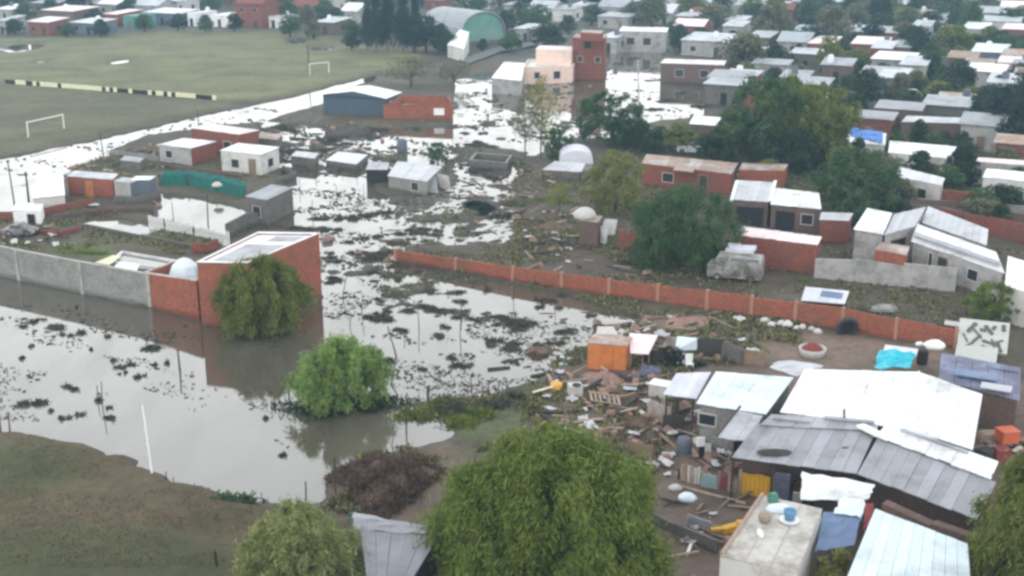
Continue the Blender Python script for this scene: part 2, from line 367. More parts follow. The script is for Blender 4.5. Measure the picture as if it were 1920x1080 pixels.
# (pixel polygon, height, roughness of the ground, colour)
ZONES = [
    ([(-900, -60), (2900, -60), (2900, 130), (1000, 130), (700, 60), (-900, 100)], .2, .1, TOWN),
    ([(-900, 66), (0, 74), (150, 72), (330, 58), (560, 60), (690, 92), (800, 100), (760, 125), (690, 142), (600, 166), (400, 205), (200, 250), (0, 292), (-900, 470)], .35, .05, OLIVE),
    ([(-900, 140), (10, 160), (405, 190), (480, 190), (200, 250), (0, 292), (-900, 470)], .35, .05, OLIVE_D),
    ([(8, 92), (25, 85), (70, 83), (85, 86), (50, 97), (10, 98)], -.5, .03, SILT),
    ([(200, 118), (240, 112), (246, 116), (215, 121)], -.5, .03, SILT),
    ([(55, 117), (95, 114), (96, 117), (60, 121)], -.35, .06, SILT),
    ([(540, 75), (570, 72), (575, 80), (545, 82)], -.4, .05, SILT), ([(575, 90), (625, 88), (630, 93), (590, 95)], -.4, .06, SILT),
    # street under water along the field
    ([(-900, 478), (0, 301), (200, 259), (400, 214), (560, 181), (600, 170), (700, 143), (705, 150), (625, 172), (600, 196), (540, 210), (500, 228), (400, 236), (280, 254), (215, 275), (195, 296), (120, 318), (-900, 520)], -.3, .12, SILT),
    ([(-900, 480), (140, 300), (150, 318), (118, 330), (100, 372), (70, 402), (0, 410), (-900, 600)], -.2, .22, SILT),
    # upper flood
    ([(480, 226), (600, 238), (850, 240), (850, 150), (905, 140), (1080, 150), (1090, 255), (1000, 290), (960, 315), (860, 300), (830, 320), (530, 316), (500, 282)], -.12, .44, DARKMUD),
    ([(560, 246), (960, 240), (985, 272), (950, 279), (830, 272), (640, 272)], -.28, .16, SILT),
    ([(858, 160), (965, 150), (965, 222), (850, 226)], -.26, .34, SILT),
    ([(855, 285), (965, 300), (965, 345), (860, 345)], -.2, .2, SILT),
    ([(1078, 150), (1200, 152), (1345, 158), (1335, 205), (1300, 222), (1230, 225), (1190, 262), (1078, 258)], -.26, .34, SILT),
    ([(1138, 88), (1240, 92), (1245, 150), (1138, 150)], -.22, .3, SILT),
    ([(850, 274), (990, 284), (990, 312), (960, 310), (860, 302)], .16, .1, DARKMUD),
    # wide flood in the middle and front
    ([(-900, 480), (0, 520), (290, 582), (430, 610), (480, 622), (606, 562), (600, 470), (600, 436), (545, 432), (548, 395), (528, 320), (690, 318), (690, 345), (725, 372), (800, 362), (965, 352), (968, 450), (900, 462), (760, 466), (745, 492), (960, 530), (1200, 600), (1185, 625), (1100, 655), (1000, 716), (880, 746), (790, 748), (800, 790), (850, 800), (852, 826), (770, 832), (700, 850), (632, 895), (608, 920), (570, 948), (520, 942), (430, 938), (330, 905), (285, 882), (250, 870), (160, 835), (0, 815), (-900, 780)], -.34, .1, SILT),
    ([(620, 430), (745, 470), (750, 495), (860, 520), (850, 560), (720, 560), (640, 545), (612, 500)], -.09, .38, DARKMUD),
    ([(720, 372), (880, 345), (965, 352), (968, 450), (900, 462), (760, 466), (700, 450), (730, 420)], -.08, .40, DARKMUD),
    ([(820, 360), (900, 372), (960, 400), (960, 352)], -.02, .2, DARKMUD),
    ([(870, 590), (960, 575), (1040, 585), (1150, 600), (1185, 625), (1100, 655), (1040, 690), (960, 660), (905, 655), (905, 630)], -.07, .32, DARKMUD),
    ([(960, 528), (1200, 596), (1200, 612), (1080, 588), (960, 556), (760, 506), (750, 494)], -.03, .12, DARKMUD),
    ([(680, 560), (850, 575), (1000, 590), (880, 600), (720, 600)], -.12, .34, DARKMUD),
    ([(20, 585), (170, 610), (300, 650), (250, 720), (150, 740), (40, 700)], -.24, .10, SILT),
    # ground of the left block and its wet yards
    ([(298, 362), (445, 387), (459, 404), (425, 443), (283, 402)], -.3, .02, SILT),
    ([(158, 426), (185, 403), (304, 430), (266, 445)], -.3, .02, SILT),
    ([(428, 432), (500, 428), (560, 430), (480, 440), (370, 490), (415, 470)], -.25, .02, SILT),
    ([(95, 455), (195, 465), (230, 485), (215, 500), (100, 475)], .2, .05, GRASSY),
    # bank in front
    ([(-900, 785), (0, 817), (160, 837), (250, 872), (285, 886), (330, 908), (430, 942), (480, 950), (560, 955), (700, 1010), (800, 1300), (-900, 1300)], .45, .1, BANK),
    ([(-200, 835), (120, 850), (180, 890), (90, 940), (-200, 960)], .5, .1, BANKG),
    ([(-200, 1010), (300, 1000), (420, 1040), (500, 1200), (-300, 1200)], .55, .1, BANKG),
    ([(600, 925), (632, 898), (700, 855), (770, 838), (830, 836), (900, 900), (900, 1100), (700, 1100), (650, 990)], .3, .1, (.11, .08, .06)),
    ([(745, 755), (880, 750), (1010, 722), (1000, 780), (900, 850), (850, 800), (800, 788)], .12, .15, (.085, .095, .045)),
    # right side
    ([(965, 315), (1090, 260), (1190, 265), (1340, 215), (2900, 220), (2900, 720), (1790, 650), (1330, 585), (965, 520), (745, 470), (968, 452)], .2, .1, (.088, .07, .05)),
    ([(1190, 265), (1340, 215), (1350, 130), (2900, 120), (2900, 480), (1760, 420), (1540, 380), (1200, 350)], .2, .08, SCRUBLAND),  # dark green-brown ground, overgrown with vegetation
    ([(965, 420), (1090, 400), (1330, 480), (1330, 540), (965, 500)], .22, .12, (.084, .066, .048)),
    ([(1190, 602), (1330, 592), (1560, 630), (1790, 662), (1780, 700), (1490, 690), (1420, 650), (1250, 640)], .2, .06, EARTH),
    ([(1330, 590), (1440, 600), (1420, 640), (1340, 640)], .2, .08, (.13, .125, .085)),
    ([(1180, 640), (1420, 650), (1500, 690), (2900, 800), (2900, 1400), (1100, 1400), (1050, 760), (1010, 722), (1100, 660)], .2, .08, (.13, .095, .075)),
    ([(1400, 545), (1900, 600), (1900, 640), (1700, 600), (1500, 575)], .2, .06, (.095, .08, .06)),
]
WZ = [([(lambda q: (q.x, q.y))(P(max(-900, min(2900, a)), max(-120, b))) for a, b in z[0]], *z[1:]) for z in ZONES]
def axis(lo, fine_lo, fine_hi, hi, step):
    a = list(np.arange(fine_lo, fine_hi, step)); d = step; x = a[-1]
    while x < hi: d *= 1.02; x += d; a.append(x)
    x = a[0]; d = step
    while x > lo: d *= 1.02; x -= d; a.insert(0, x)
    return np.array(a)
gx = axis(-1300, -48, 46, 1300, .33); gy = axis(-200, 40, 150, 1900, .33)
X, Y = np.meshgrid(gx, gy)
def survey(X, Y):
    wx = X + (fbm(X * .7, Y * .7, 3) - .5) * 1.6 + (fbm(X * 3, Y * 3, 5, 2) - .5) * .5; wy = Y + (fbm(X * .7, Y * .7, 9) - .5) * 1.6 + (fbm(X * 3, Y * 3, 6, 2) - .5) * .5
    Z = np.full(X.shape, .2); A = np.full(X.shape, .1); C = np.zeros(X.shape + (3,)); C[:] = MUD
    for poly, h, am, c in WZ:
        xs = [p[0] for p in poly]; ys = [p[1] for p in poly]
        sel = (wx > min(xs)) & (wx < max(xs)) & (wy > min(ys)) & (wy < max(ys))
        m = np.zeros(X.shape, bool); m[sel] = inpoly(wx[sel], wy[sel], poly)
        Z[m] = h; A[m] = am; C[m] = c
    return Z, A, C
Z, A, C = survey(X, Y)
def blur(a, k):
    for _ in range(k):
        b = a.copy(); b[1:-1] = (a[:-2] + 2 * a[1:-1] + a[2:]) / 4; a = b
        b = a.copy(); b[:, 1:-1] = (a[:, :-2] + 2 * a[:, 1:-1] + a[:, 2:]) / 4; a = b
    return a
Z = blur(Z, 2); A = blur(A, 2); C = blur(C, 3)
N1 = fbm(X * .28, Y * .28, 21, 5) - .5; N2 = fbm(X * 1.1, Y * 1.1, 31, 4) - .5
Z = Z + A * (N1 * 2.0 + N2 * 2.3)
wet = np.clip((.16 - Z) / .16, 0, 1)[..., None]
C = C * (1 + .5 * (fbm(X * .15, Y * .15, 41, 4) - .5))[..., None]
C = C * (1 - .28 * wet)                              # silt left wet by the flood is darker than dry earth
nx, ny = len(gx), len(gy)
me = bpy.data.meshes.new('ground')
co = np.stack([X, Y, Z], -1).reshape(-1, 3).astype(np.float32)
idx = np.arange(nx * ny).reshape(ny, nx)
quads = np.stack([idx[:-1, :-1], idx[:-1, 1:], idx[1:, 1:], idx[1:, :-1]], -1).reshape(-1, 4).astype(np.int32)
me.vertices.add(len(co)); me.vertices.foreach_set('co', co.ravel())
me.loops.add(quads.size); me.loops.foreach_set('vertex_index', quads.ravel())
me.polygons.add(len(quads)); me.polygons.foreach_set('loop_start', np.arange(0, quads.size, 4, dtype=np.int32)); me.polygons.foreach_set('loop_total', np.full(len(quads), 4, np.int32))
at = me.attributes.new('soil', 'FLOAT_COLOR', 'POINT')
at.data.foreach_set('color', np.concatenate([C.reshape(-1, 3), np.ones((nx * ny, 1))], 1).astype(np.float32).ravel())
me.update(); me.shade_smooth()
gm = bpy.data.materials.new('soil'); gm.use_nodes = True; t = gm.node_tree; b = t.nodes['Principled BSDF']
an = t.nodes.new('ShaderNodeAttribute'); an.attribute_name = 'soil'
geo = t.nodes.new('ShaderNodeNewGeometry'); n1 = t.nodes.new('ShaderNodeTexNoise'); n1.inputs['Scale'].default_value = 1.6; n1.inputs['Detail'].default_value = 8; n1.inputs['Roughness'].default_value = .7
n2 = t.nodes.new('ShaderNodeTexNoise'); n2.inputs['Scale'].default_value = .12; n2.inputs['Detail'].default_value = 6; n2.inputs['Roughness'].default_value = .6
r1 = t.nodes.new('ShaderNodeMapRange'); r1.inputs[1].default_value = .25; r1.inputs[2].default_value = .75; r1.inputs[3].default_value = .62; r1.inputs[4].default_value = 1.4
r2 = t.nodes.new('ShaderNodeMapRange'); r2.inputs[1].default_value = .3; r2.inputs[2].default_value = .7; r2.inputs[3].default_value = .75; r2.inputs[4].default_value = 1.25
mm = t.nodes.new('ShaderNodeMath'); mm.operation = 'MULTIPLY'; mu = t.nodes.new('ShaderNodeVectorMath'); mu.operation = 'SCALE'
bp = t.nodes.new('ShaderNodeBump'); bp.inputs['Strength'].default_value = .5; bp.inputs['Distance'].default_value = .08
for a_, b_ in ((geo.outputs['Position'], n1.inputs['Vector']), (geo.outputs['Position'], n2.inputs['Vector']), (n1.outputs[0], r1.inputs[0]), (n2.outputs[0], r2.inputs[0]),
               (r1.outputs[0], mm.inputs[0]), (r2.outputs[0], mm.inputs[1]), (an.outputs['Color'], mu.inputs[0]), (mm.outputs[0], mu.inputs['Scale']), (mu.outputs[0], b.inputs['Base Color']),
               (n1.outputs[0], bp.inputs['Height']), (bp.outputs[0], b.inputs['Normal'])): t.links.new(a_, b_)
b.inputs['Roughness'].default_value = .85; b.inputs['Specular IOR Level'].default_value = .25
me.materials.append(gm)
go = bpy.data.objects.new('ground', me); COL.objects.link(go); go['kind'] = 'structure'
def ground_z(p):
    i = int(np.clip(np.searchsorted(gx, p.x), 0, nx - 1)); j = int(np.clip(np.searchsorted(gy, p.y), 0, ny - 1)); return float(Z[j, i])

wm = bpy.data.materials.new('flood_water'); wm.use_nodes = True; t = wm.node_tree; b = t.nodes['Principled BSDF']
b.inputs['Roughness'].default_value = .04; b.inputs['IOR'].default_value = 1.9
geo = t.nodes.new('ShaderNodeNewGeometry'); n1 = t.nodes.new('ShaderNodeTexNoise'); n1.inputs['Scale'].default_value = 1.1; n1.inputs['Detail'].default_value = 3
mp = t.nodes.new('ShaderNodeMapping'); mp.inputs['Rotation'].default_value = (0, 0, .5); mp.inputs['Scale'].default_value = (.30, .085, .2)
n2 = t.nodes.new('ShaderNodeTexNoise'); n2.inputs['Scale'].default_value = 1; n2.inputs['Detail'].default_value = 4; n2.inputs['Roughness'].default_value = .5; n2.inputs['Distortion'].default_value = .25
bp = t.nodes.new('ShaderNodeBump'); bp.inputs['Strength'].default_value = .09; bp.inputs['Distance'].default_value = .03
cr = t.nodes.new('ShaderNodeMix'); cr.data_type = 'RGBA'; cr.inputs[6].default_value = (.062, .054, .040, 1); cr.inputs[7].default_value = (.115, .10, .076, 1)
film = t.nodes.new('ShaderNodeMapRange'); film.inputs[1].default_value = .44; film.inputs[2].default_value = .80; film.inputs[3].default_value = 0; film.inputs[4].default_value = .28
df = t.nodes.new('ShaderNodeBsdfDiffuse'); df.inputs[0].default_value = (.16, .145, .115, 1); ms = t.nodes.new('ShaderNodeMixShader')
for a_, b_ in ((geo.outputs['Position'], n1.inputs['Vector']), (n1.outputs[0], bp.inputs['Height']), (bp.outputs[0], b.inputs['Normal']), (geo.outputs['Position'], mp.inputs[0]), (mp.outputs[0], n2.inputs['Vector']), (n2.outputs[0], cr.inputs[0]), (cr.outputs[2], b.inputs['Base Color']),
               (n2.outputs[0], film.inputs[0]), (film.outputs[0], ms.inputs[0]), (b.outputs[0], ms.inputs[1]), (df.outputs[0], ms.inputs[2]), (ms.outputs[0], t.nodes['Material Output'].inputs[0])): t.links.new(a_, b_)
wo = MB().add([(-400, -100, 0), (400, -100, 0), (400, 700, 0), (-400, 700, 0)], [(0, 1, 2, 3)]).build('flood_water', wm); wo['kind'] = 'structure'

# ------------------------------------------------------------------ foliage
def quads_obj(name, c, d, l, wd, m, parent, curl=0.0, seed=0):
    """leaf-sized quads: centres c, long axis d, lengths l, widths wd"""
    g = np.random.default_rng(seed); n = len(c)
    r = g.normal(size=(n, 3)); s = np.cross(d, r); s /= np.maximum(np.linalg.norm(s, axis=1, keepdims=True), 1e-6)
    a = d * (l / 2)[:, None]; b = s * (wd / 2)[:, None]
    v = np.stack([c - a - b * .6, c - a + b * .6, c + a + b, c + a - b], 1).reshape(-1, 3).astype(np.float32)
    me = bpy.data.meshes.new(name); me.vertices.add(4 * n); me.vertices.foreach_set('co', v.ravel())
    me.loops.add(4 * n); me.loops.foreach_set('vertex_index', np.arange(4 * n, dtype=np.int32)); me.polygons.add(n)
    me.polygons.foreach_set('loop_start', np.arange(0, 4 * n, 4, dtype=np.int32)); me.polygons.foreach_set('loop_total', np.full(n, 4, np.int32)); me.update()
    me.materials.append(m); o = bpy.data.objects.new(name, me); COL.objects.link(o); o.parent = parent
    return o
def unit(a): return a / np.maximum(np.linalg.norm(a, axis=-1, keepdims=True), 1e-6)
def willow_leaves(wd, ht, nb, ns, nl, leaf, seed, low=.12, nbough=13, thin=.22):
    """drooping strands hung from the branch tips of several boughs, so that the crown is lobed and ragged"""
    g = np.random.default_rng(seed); C = []; D = []; boughs = []
    for k in range(nbough):
        az = 2.399 * k + g.uniform(-.4, .4); t = sqrt((k + .3) / nbough)
        br = wd * g.uniform(.09, .165); rr = (wd / 2 - br * .8) * t * g.uniform(.85, 1.08)
        boughs.append((rr * cos(az), rr * sin(az), ht * (1 - .40 * t ** 1.6) * g.uniform(.74, 1.03), br))
    for b in range(nb):
        x0, y0, z0, br = boughs[b % nbough]; az = g.uniform(0, 2 * pi); t = g.uniform(0, 1) ** .55
        t *= g.uniform(.85, 1.3); tip = np.array([x0 + br * t * cos(az), y0 + br * t * sin(az), z0 - br * .75 * t ** 2 * g.uniform(.6, 1.2)])
        o = np.array([tip[0], tip[1], 0.0]); outw = .35 * o / (np.linalg.norm(o) + .3 * wd) * 1.6 + .22 * t * np.array([cos(az), sin(az), 0])
        ln = max(.3 * leaf, min(tip[2] - ht * low * g.uniform(.3, 1.6), ht * g.uniform(.16, .46))); rad = wd * .021 * g.uniform(.5, 1.7)
        k = int(ns * g.uniform(.5, 1.4)); off = g.normal(size=(k, 3)) * rad
        s0 = tip + off; L1 = ln * g.uniform(.3, 1.0, k); sway = g.normal(size=(k, 3)) * .16; sway[:, 2] = 0
        for j in range(nl):
            q = (j + g.uniform(0, .9, k)) / nl
            p = s0 + (outw * np.sqrt(q)[:, None] + sway * q[:, None]) * L1[:, None]; p[:, 2] -= q * q * .4 * L1 + q * .6 * L1
            dd = np.tile(np.array([0, 0, -1.0]), (k, 1)) + outw * 2.2 * (1 - q)[:, None] + g.normal(size=(k, 3)) * .42
            keep = p[:, 2] > .04
            C.append(p[keep]); D.append(unit(dd)[keep])
    C = np.concatenate(C); D = np.concatenate(D); n = len(C)
    return C, D, leaf * g.uniform(.55, 1.35, n), leaf * thin * g.uniform(.6, 1.5, n)
def clump_leaves(wd, ht, nc, nl, leaf, seed, low=.04, fall=.5, thin=.22):
    """a loose crown of leaf clumps with an uneven outline, holes and hanging tips"""
    g = np.random.default_rng(seed); C = []; D = []; s = seed * 1.37; ce = np.array([0, 0, ht * .42])
    for b in range(nc):
        az = g.uniform(0, 2 * pi); u = g.uniform(-.75, 1.0); r = 1 if g.uniform() < .7 else g.uniform(.3, .9)
        env = 1 + .15 * sin(3 * az + s) * (1 - abs(u)) + .11 * sin(4 * az + 5 * u + 2 * s) + .09 * sin(9 * az - 7 * u + s) + g.normal() * .085
        env = min(env, 1.26); q = sqrt(1 - u * u); c = np.array([wd / 2 * .86 * env * r * q * cos(az), wd / 2 * .86 * env * r * q * sin(az), ht * (.42 + (.52 if u > 0 else .42) * u * r * (.85 + .15 * env))])
        br = wd * .052 * g.uniform(.5, 1.5); k = int(nl * (br / (wd * .052)) ** 1.6)
        v = g.normal(size=(k, 3)) * br * np.array([.5, .5, .5]); o = unit(c - ce)
        p = c + v; dn = g.exponential(.6, k) * br * fall; p[:, 2] -= dn; p[:, :2] += o[:2] * (dn * .25)[:, None]
        dd = unit(g.normal(size=(k, 3)) * .75 + o * .55 + np.array([0, 0, -.9 * fall])); keep = p[:, 2] > low * ht
        C.append(p[keep]); D.append(dd[keep])
    C = np.concatenate(C); D = np.concatenate(D); n = len(C)
    return C, D, leaf * g.uniform(.5, 1.5, n), leaf * thin * g.uniform(.6, 1.5, n)
def round_leaves(wd, ht, nlobe, nper, leaf, seed, base=.2, droop=.3, tall=False):
    g = np.random.default_rng(seed); C = []; D = []
    for k in range(nlobe):
        t = g.uniform(0, 1); az = g.uniform(0, 2 * pi)
        zc = ht * (base + (1 - base) * (.12 + .76 * t))
        env = (sin(pi * min(1, .18 + t * .8)) ** .6) if not tall else (1 - t) ** .55 * .9 + .1
        rl = wd * g.uniform(.13, .24) * (1 if not tall else .8 + .3 * (1 - t)); rr = max(0, wd / 2 * env - rl * .75) * g.uniform(.45, 1.1)
        c0 = np.array([rr * cos(az), rr * sin(az), zc]); n = int(nper * (rl / (wd * .185)) ** 2)
        v = unit(g.normal(size=(n, 3))); rad = rl * g.uniform(.35, 1.08, n) ** .6
        p = c0 + v * rad[:, None] * np.array([1, 1, .78])
        dd = unit(g.normal(size=(n, 3)) + v * .5 + np.array([0, 0, -droop])); keep = (p[:, 2] > .05 * ht) & (p[:, 2] < ht)
        C.append(p[keep]); D.append(dd[keep])
    C = np.concatenate(C); D = np.concatenate(D); n = len(C)
    return C, D, leaf * g.uniform(.6, 1.4, n), leaf * .55 * g.uniform(.6, 1.3, n)
def trunk_mb(wd, ht, rad, top=.6, limbs=4, seed=0):
    r = random.Random(seed); mb = MB()
    mb.tube([(0, 0, -.3), (.02 * wd, 0, ht * .2), (-.02 * wd, .02 * wd, ht * top)], [rad * 1.2, rad, rad * .45], 8)
    for k in range(limbs):
        a = 2 * pi * k / limbs + r.uniform(-.4, .4); z0 = ht * r.uniform(.18, top * .8); e = wd * r.uniform(.22, .36)
        mb.tube([(0, 0, z0), (e * .5 * cos(a), e * .5 * sin(a), z0 + ht * .16), (e * cos(a), e * sin(a), z0 + ht * r.uniform(.22, .36))], [rad * .5, rad * .34, rad * .12], 6)
    return mb
def own_tree(name, label, base, leaves, leafm, wd, ht, rad, seed, cat='tree', group=None, limbs=6, top=.6):
    t = thing(name, label, cat, base, group)
    o = MB(); tm = trunk_mb(wd, ht, rad, top, limbs, seed); me = tm.build('trunk', 'bark', None, True, origin=(0, 0, 0)); me.parent = t; me.location = (0, 0, 0)
    cr = quads_obj('crown', *leaves[:2], leaves[2], leaves[3], leafm, t, seed=seed); cr['kind'] = 'stuff'
    return t
# prototypes of unit size (1 m wide, 1 m tall), stretched to each tree's own size
PROTO = {}
def proto(key, fn, rad, tall=False):
    l = fn(); me_t = trunk_mb(1, 1, rad, .62, 5, hash(key) % 97 if False else len(PROTO)).build('trunk', 'bark', None, True, origin=(0, 0, 0)); c = quads_obj('crown', *l[:2], l[2], l[3], G_MID, None, seed=len(PROTO))
    PROTO[key] = (me_t.data, c.data); bpy.data.objects.remove(me_t); bpy.data.objects.remove(c)
for i in range(4):
    proto(('round', i), lambda i=i: clump_leaves(1, 1, 125, 80, .036, 100 + i, .03, .6, .4), .03)
for i in range(3):
    proto(('willow', i), lambda i=i: willow_leaves(1, 1, 80, 26, 5, .055, 200 + i), .035)
for i in range(2):
    proto(('tall', i), lambda i=i: round_leaves(1, 1, 46, 150, .04, 300 + i, .06, .5, True), .03)
for i in range(2):
    proto(('sparse', i), lambda i=i: round_leaves(1, 1, 26, 60, .035, 400 + i, .25), .022)
for i in range(3):
    proto(('far', i), lambda i=i: round_leaves(1, 1, 22, 70, .075, 500 + i, .10), .04)
TREES = []
def tree(px, base_py, wpx, top_py, kind, leafm, label, name='tree', group=None, k=None, z=None, cat='tree', hmin=0):
    b = P(px, base_py); b.z = ground_z(b) if z is None else z; wd = wpx / pxm(base_py); ht = max(height_to(b, top_py) - .14 * wd * CAMH / b.y, hmin, .8)
    ks = [q for q in PROTO if q[0] == kind]; q = ks[(len(TREES) if k is None else k) % len(ks)]
    t = thing(name, label, cat, b, group); t.scale = (wd, wd, ht); t.rotation_euler = (0, 0, R.uniform(0, 6.28)); TREES.append((b, wd))
    for nm, me, m in (('trunk', PROTO[q][0], M['bark']), ('crown', PROTO[q][1], leafm)):
        o = bpy.data.objects.new(nm, me); COL.objects.link(o); o.parent = t
        o.material_slots[0].link = 'OBJECT'; o.material_slots[0].material = m
        if nm == 'crown': o['kind'] = 'stuff'
    return t

# ------------------------------------------------------------------ walls along the flood
def interp(x, tab):
    for (a, va), (b_, vb) in zip(tab, tab[1:]):
        if x <= b_: return va + (vb - va) * (x - a) / (b_ - a)
    return tab[-1][1]
def long_wall(name, label, cat, xs, base, hts, m, post_m, th=.16, zb=-.5, post=.24, post_up=.1, coping=None, panel='wall_panel'):
    pts = [P(x, interp(x, base)) for x in xs]; t = thing(name, label, cat, (pts[0].x, pts[0].y, 0))
    for i in range(len(xs) - 1):
        a, b_ = pts[i], pts[i + 1]; d = (b_ - a).normalized(); n = Vector((-d.y, d.x, 0)) * th / 2; a2, b2 = a + d * (post / 2 - .02), b_ - d * (post / 2 - .02)
        h0, h1 = interp(xs[i], hts) + R.uniform(-.05, .05), interp(xs[i + 1], hts) + R.uniform(-.05, .05)
        Zp = lambda p, h: Vector((p.x, p.y, h))
        MB().hexa([Zp(a2 - n, zb), Zp(b2 - n, zb), Zp(b2 + n, zb), Zp(a2 + n, zb)], [Zp(a2 - n, h0), Zp(b2 - n, h1), Zp(b2 + n, h1), Zp(a2 + n, h0)]).build(panel, m, t)
        if coping:
            n2 = n * 1.35
            MB().hexa([Zp(a2 - n2, h0 + .002), Zp(b2 - n2, h1 + .002), Zp(b2 + n2, h1 + .002), Zp(a2 + n2, h0 + .002)], [Zp(a2 - n2, h0 + .07), Zp(b2 - n2, h1 + .07), Zp(b2 + n2, h1 + .07), Zp(a2 + n2, h0 + .07)]).build('coping', coping, t)
    for i, p in enumerate(pts):
        h = interp(xs[i], hts) + post_up
        MB().box((p.x, p.y, (h + zb) / 2), (post, post, h - zb), GA).build('post', post_m, t)
    return t
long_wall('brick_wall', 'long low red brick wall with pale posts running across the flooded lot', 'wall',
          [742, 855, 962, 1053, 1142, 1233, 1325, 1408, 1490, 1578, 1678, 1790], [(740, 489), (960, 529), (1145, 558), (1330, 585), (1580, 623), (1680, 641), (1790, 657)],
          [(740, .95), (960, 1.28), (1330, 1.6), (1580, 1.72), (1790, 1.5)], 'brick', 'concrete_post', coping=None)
long_wall('block_wall', 'grey concrete block wall along the left edge of the foreground flood', 'wall', [-75, 38, 157, 284],
          [(-75, 501), (0, 517), (290, 578)], [(-75, 2.5), (290, 2.55)], 'block_grey', 'render_grey', post=.3, post_up=.03, coping='concrete')

# ------------------------------------------------------------------ the brick house at the corner
hc = [(369, 492, 4.6), (463, 494, 4.7), (598, 438, 4.9), (484, 436, 4.6)]
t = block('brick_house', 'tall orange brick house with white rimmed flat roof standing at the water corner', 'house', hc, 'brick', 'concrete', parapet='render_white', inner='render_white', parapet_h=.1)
q = [c - Vector((0, 0, .09)) for c in corners(hc)]; bl = lambda u, v: lerp(lerp(q[0], q[1], u), lerp(q[3], q[2], u), v)
for u0, u1, v0, v1 in ((.2, .86, .1, .62), (.4, .86, .74, .9)): MB().hexa([bl(u0, v0), bl(u1, v0), bl(u1, v1), bl(u0, v1)], [v + Vector((0, 0, .05)) for v in (bl(u0, v0), bl(u1, v0), bl(u1, v1), bl(u0, v1))]).build('roof_felt', 'tin_grey', t)
t = block('brick_annex', 'low orange brick annex joined to the corner brick house, open to the sky', 'annex',
          [(268, 512, 2.6), (368, 527, 2.9), (424, 502, 2.7), (330, 488, 2.6)], 'brick', 'concrete', parapet='concrete_pale', inner='concrete', parapet_h=.8)
c = P(347, 505, 2.4)
single('tarp_heap', MB().lathe(c - Vector((0, 0, .4)), [(1.25, -.2), (1.2, .15), (.95, .75), (.5, 1.15), (.12, 1.3)], 9, 1, .75), 'tarp_white', 'pale blue plastic tarp heaped on the low brick annex', 'tarp', c, smooth=False)
a = P(372, 545, 1.6); a.y -= .6; single('drain_pipe', MB().tube([P(368, 520, 3.0), P(376, 560, 1.0)], .05), 'render_pale', 'thin pale pipe slanting down the front of the orange brick house', 'pipe', P(372, 545, 1.6))
# white-framed pool behind the grey wall
cs = [P(205, 489, .55), P(318, 503, .55), P(330, 487, .55), P(228, 470, .55)]
t = thing('garden_pool', 'white rimmed rectangular basin of brown water behind the grey wall', 'pool', sum(cs, Vector()) / 4)
walls(t, cs, -.3, 'render_white', .18)
slab(t, [c - Vector((0, 0, .2)) for c in inset(cs, .27)], .1, wm, 'water')
single('green_board', MB().hexa(*[[P(178, 492, z), P(205, 497, z), P(228, 480, z), P(212, 478, z)] for z in (.55, .62)]), 'pale_yellow', 'pale yellow green board lying beside the white rimmed basin', 'board', P(200, 490, .5))
single('plastic_sheet', MB().hexa(*[[P(208, 505, z), P(255, 512, z), P(262, 495, z), P(225, 490, z)] for z in (1.0, 1.05)]), 'tarp_white', 'crumpled pale plastic sheet between grey wall and white basin', 'sheet', P(235, 502, .9))

# ------------------------------------------------------------------ houses of the left block
block('white_house', 'small white rendered house with pale flat roof beside the flood street', 'house', [(412, 282, 2.5), (489, 290, 2.5), (524, 276, 2.5), (446, 268, 2.5)], 'render_pale', 'tin_white', n=6, over=.1,
      ops=[(0, .35, 1.2, 1.0, .9), (1, .5, 1.2, 1.2, .9), (0, .78, .9, .9, 1.9, 'door', 'wood_pale', 'wood')])
block('grey_brick_house', 'small house with light grey front, red brick side and white roof', 'house', [(296, 271, 2.2), (358, 278, 2.2), (406, 265, 2.2), (344, 259, 2.2)], ['render_grey', 'brick_dull', 'brick_dull', 'render_grey'], 'tin_white', n=6, over=.1, ops=[(0, .3, 1.2, .9, .8)])
block('red_brick_house', 'long red brick house with pinkish flat roof near the playing field', 'house', [(357, 240, 2.9), (448, 252, 2.9), (486, 244, 2.9), (396, 232, 2.9)], 'brick_dull', 'tin_pink', n=8, over=.1, ops=[(0, .75, 1.3, 1.2, 1)])
block('dark_block_house', 'unfinished dark grey block house beside the white courtyard', 'house', [(459, 368, 2.6), (500, 375, 2.6), (549, 352, 2.6), (508, 346, 2.6)], 'block_dark', 'tin_grey', n=4, over=.05, ops=[(0, .5, 1.3, .9, 1.0, 'window', 'concrete', 'black')])
block('brick_shed', 'low orange brick shed with grey roof and debris around it', 'shed', [(124, 330, 2.1), (211, 337, 2.1), (222, 326, 2.1), (140, 320, 2.1)], 'brick', 'tin_mid', n=6, over=.1, ops=[(0, .48, .85, .9, 1.8, 'door', 'wood', 'orange_sheet')])
block('grey_shed', 'narrow grey shed with dark slate coloured door side next to brick shed', 'shed', [(212, 339, 2.2), (244, 343, 2.2), (262, 336, 2.2), (230, 332, 2.2)], ['render_grey', 'slate_panel', 'render_grey', 'render_grey'], 'tin_mid', n=3, over=.1)
block('slate_shed', 'slate blue shed with white tin roof behind the debris', 'shed', [(244, 338, 2.3), (281, 337, 2.1), (292, 330, 2.1), (254, 330, 2.3)], 'slate_panel', 'tin_white', n=3, over=.1)
block('flooded_white_house', 'white house with curved pale roof half standing in the flood at left', 'house', [(60, 372, 1.6), (122, 366, 1.5), (118, 325, 2.6), (72, 322, 2.6)], 'render_pale', 'tin_white', n=5, over=.15, ops=[(3, .5, .8, .9, .9)])
block('low_white_hut', 'low white hut, doorway shade as a black panel, at the left picture edge', 'hut', [(22, 394, 1.5), (76, 396, 1.5), (82, 382, 1.5), (30, 380, 1.5)], 'render_white', 'tin_white', n=3, over=.08, ops=[(0, .65, .6, .7, 1.1, 'door', 'wood_pale', 'black')])
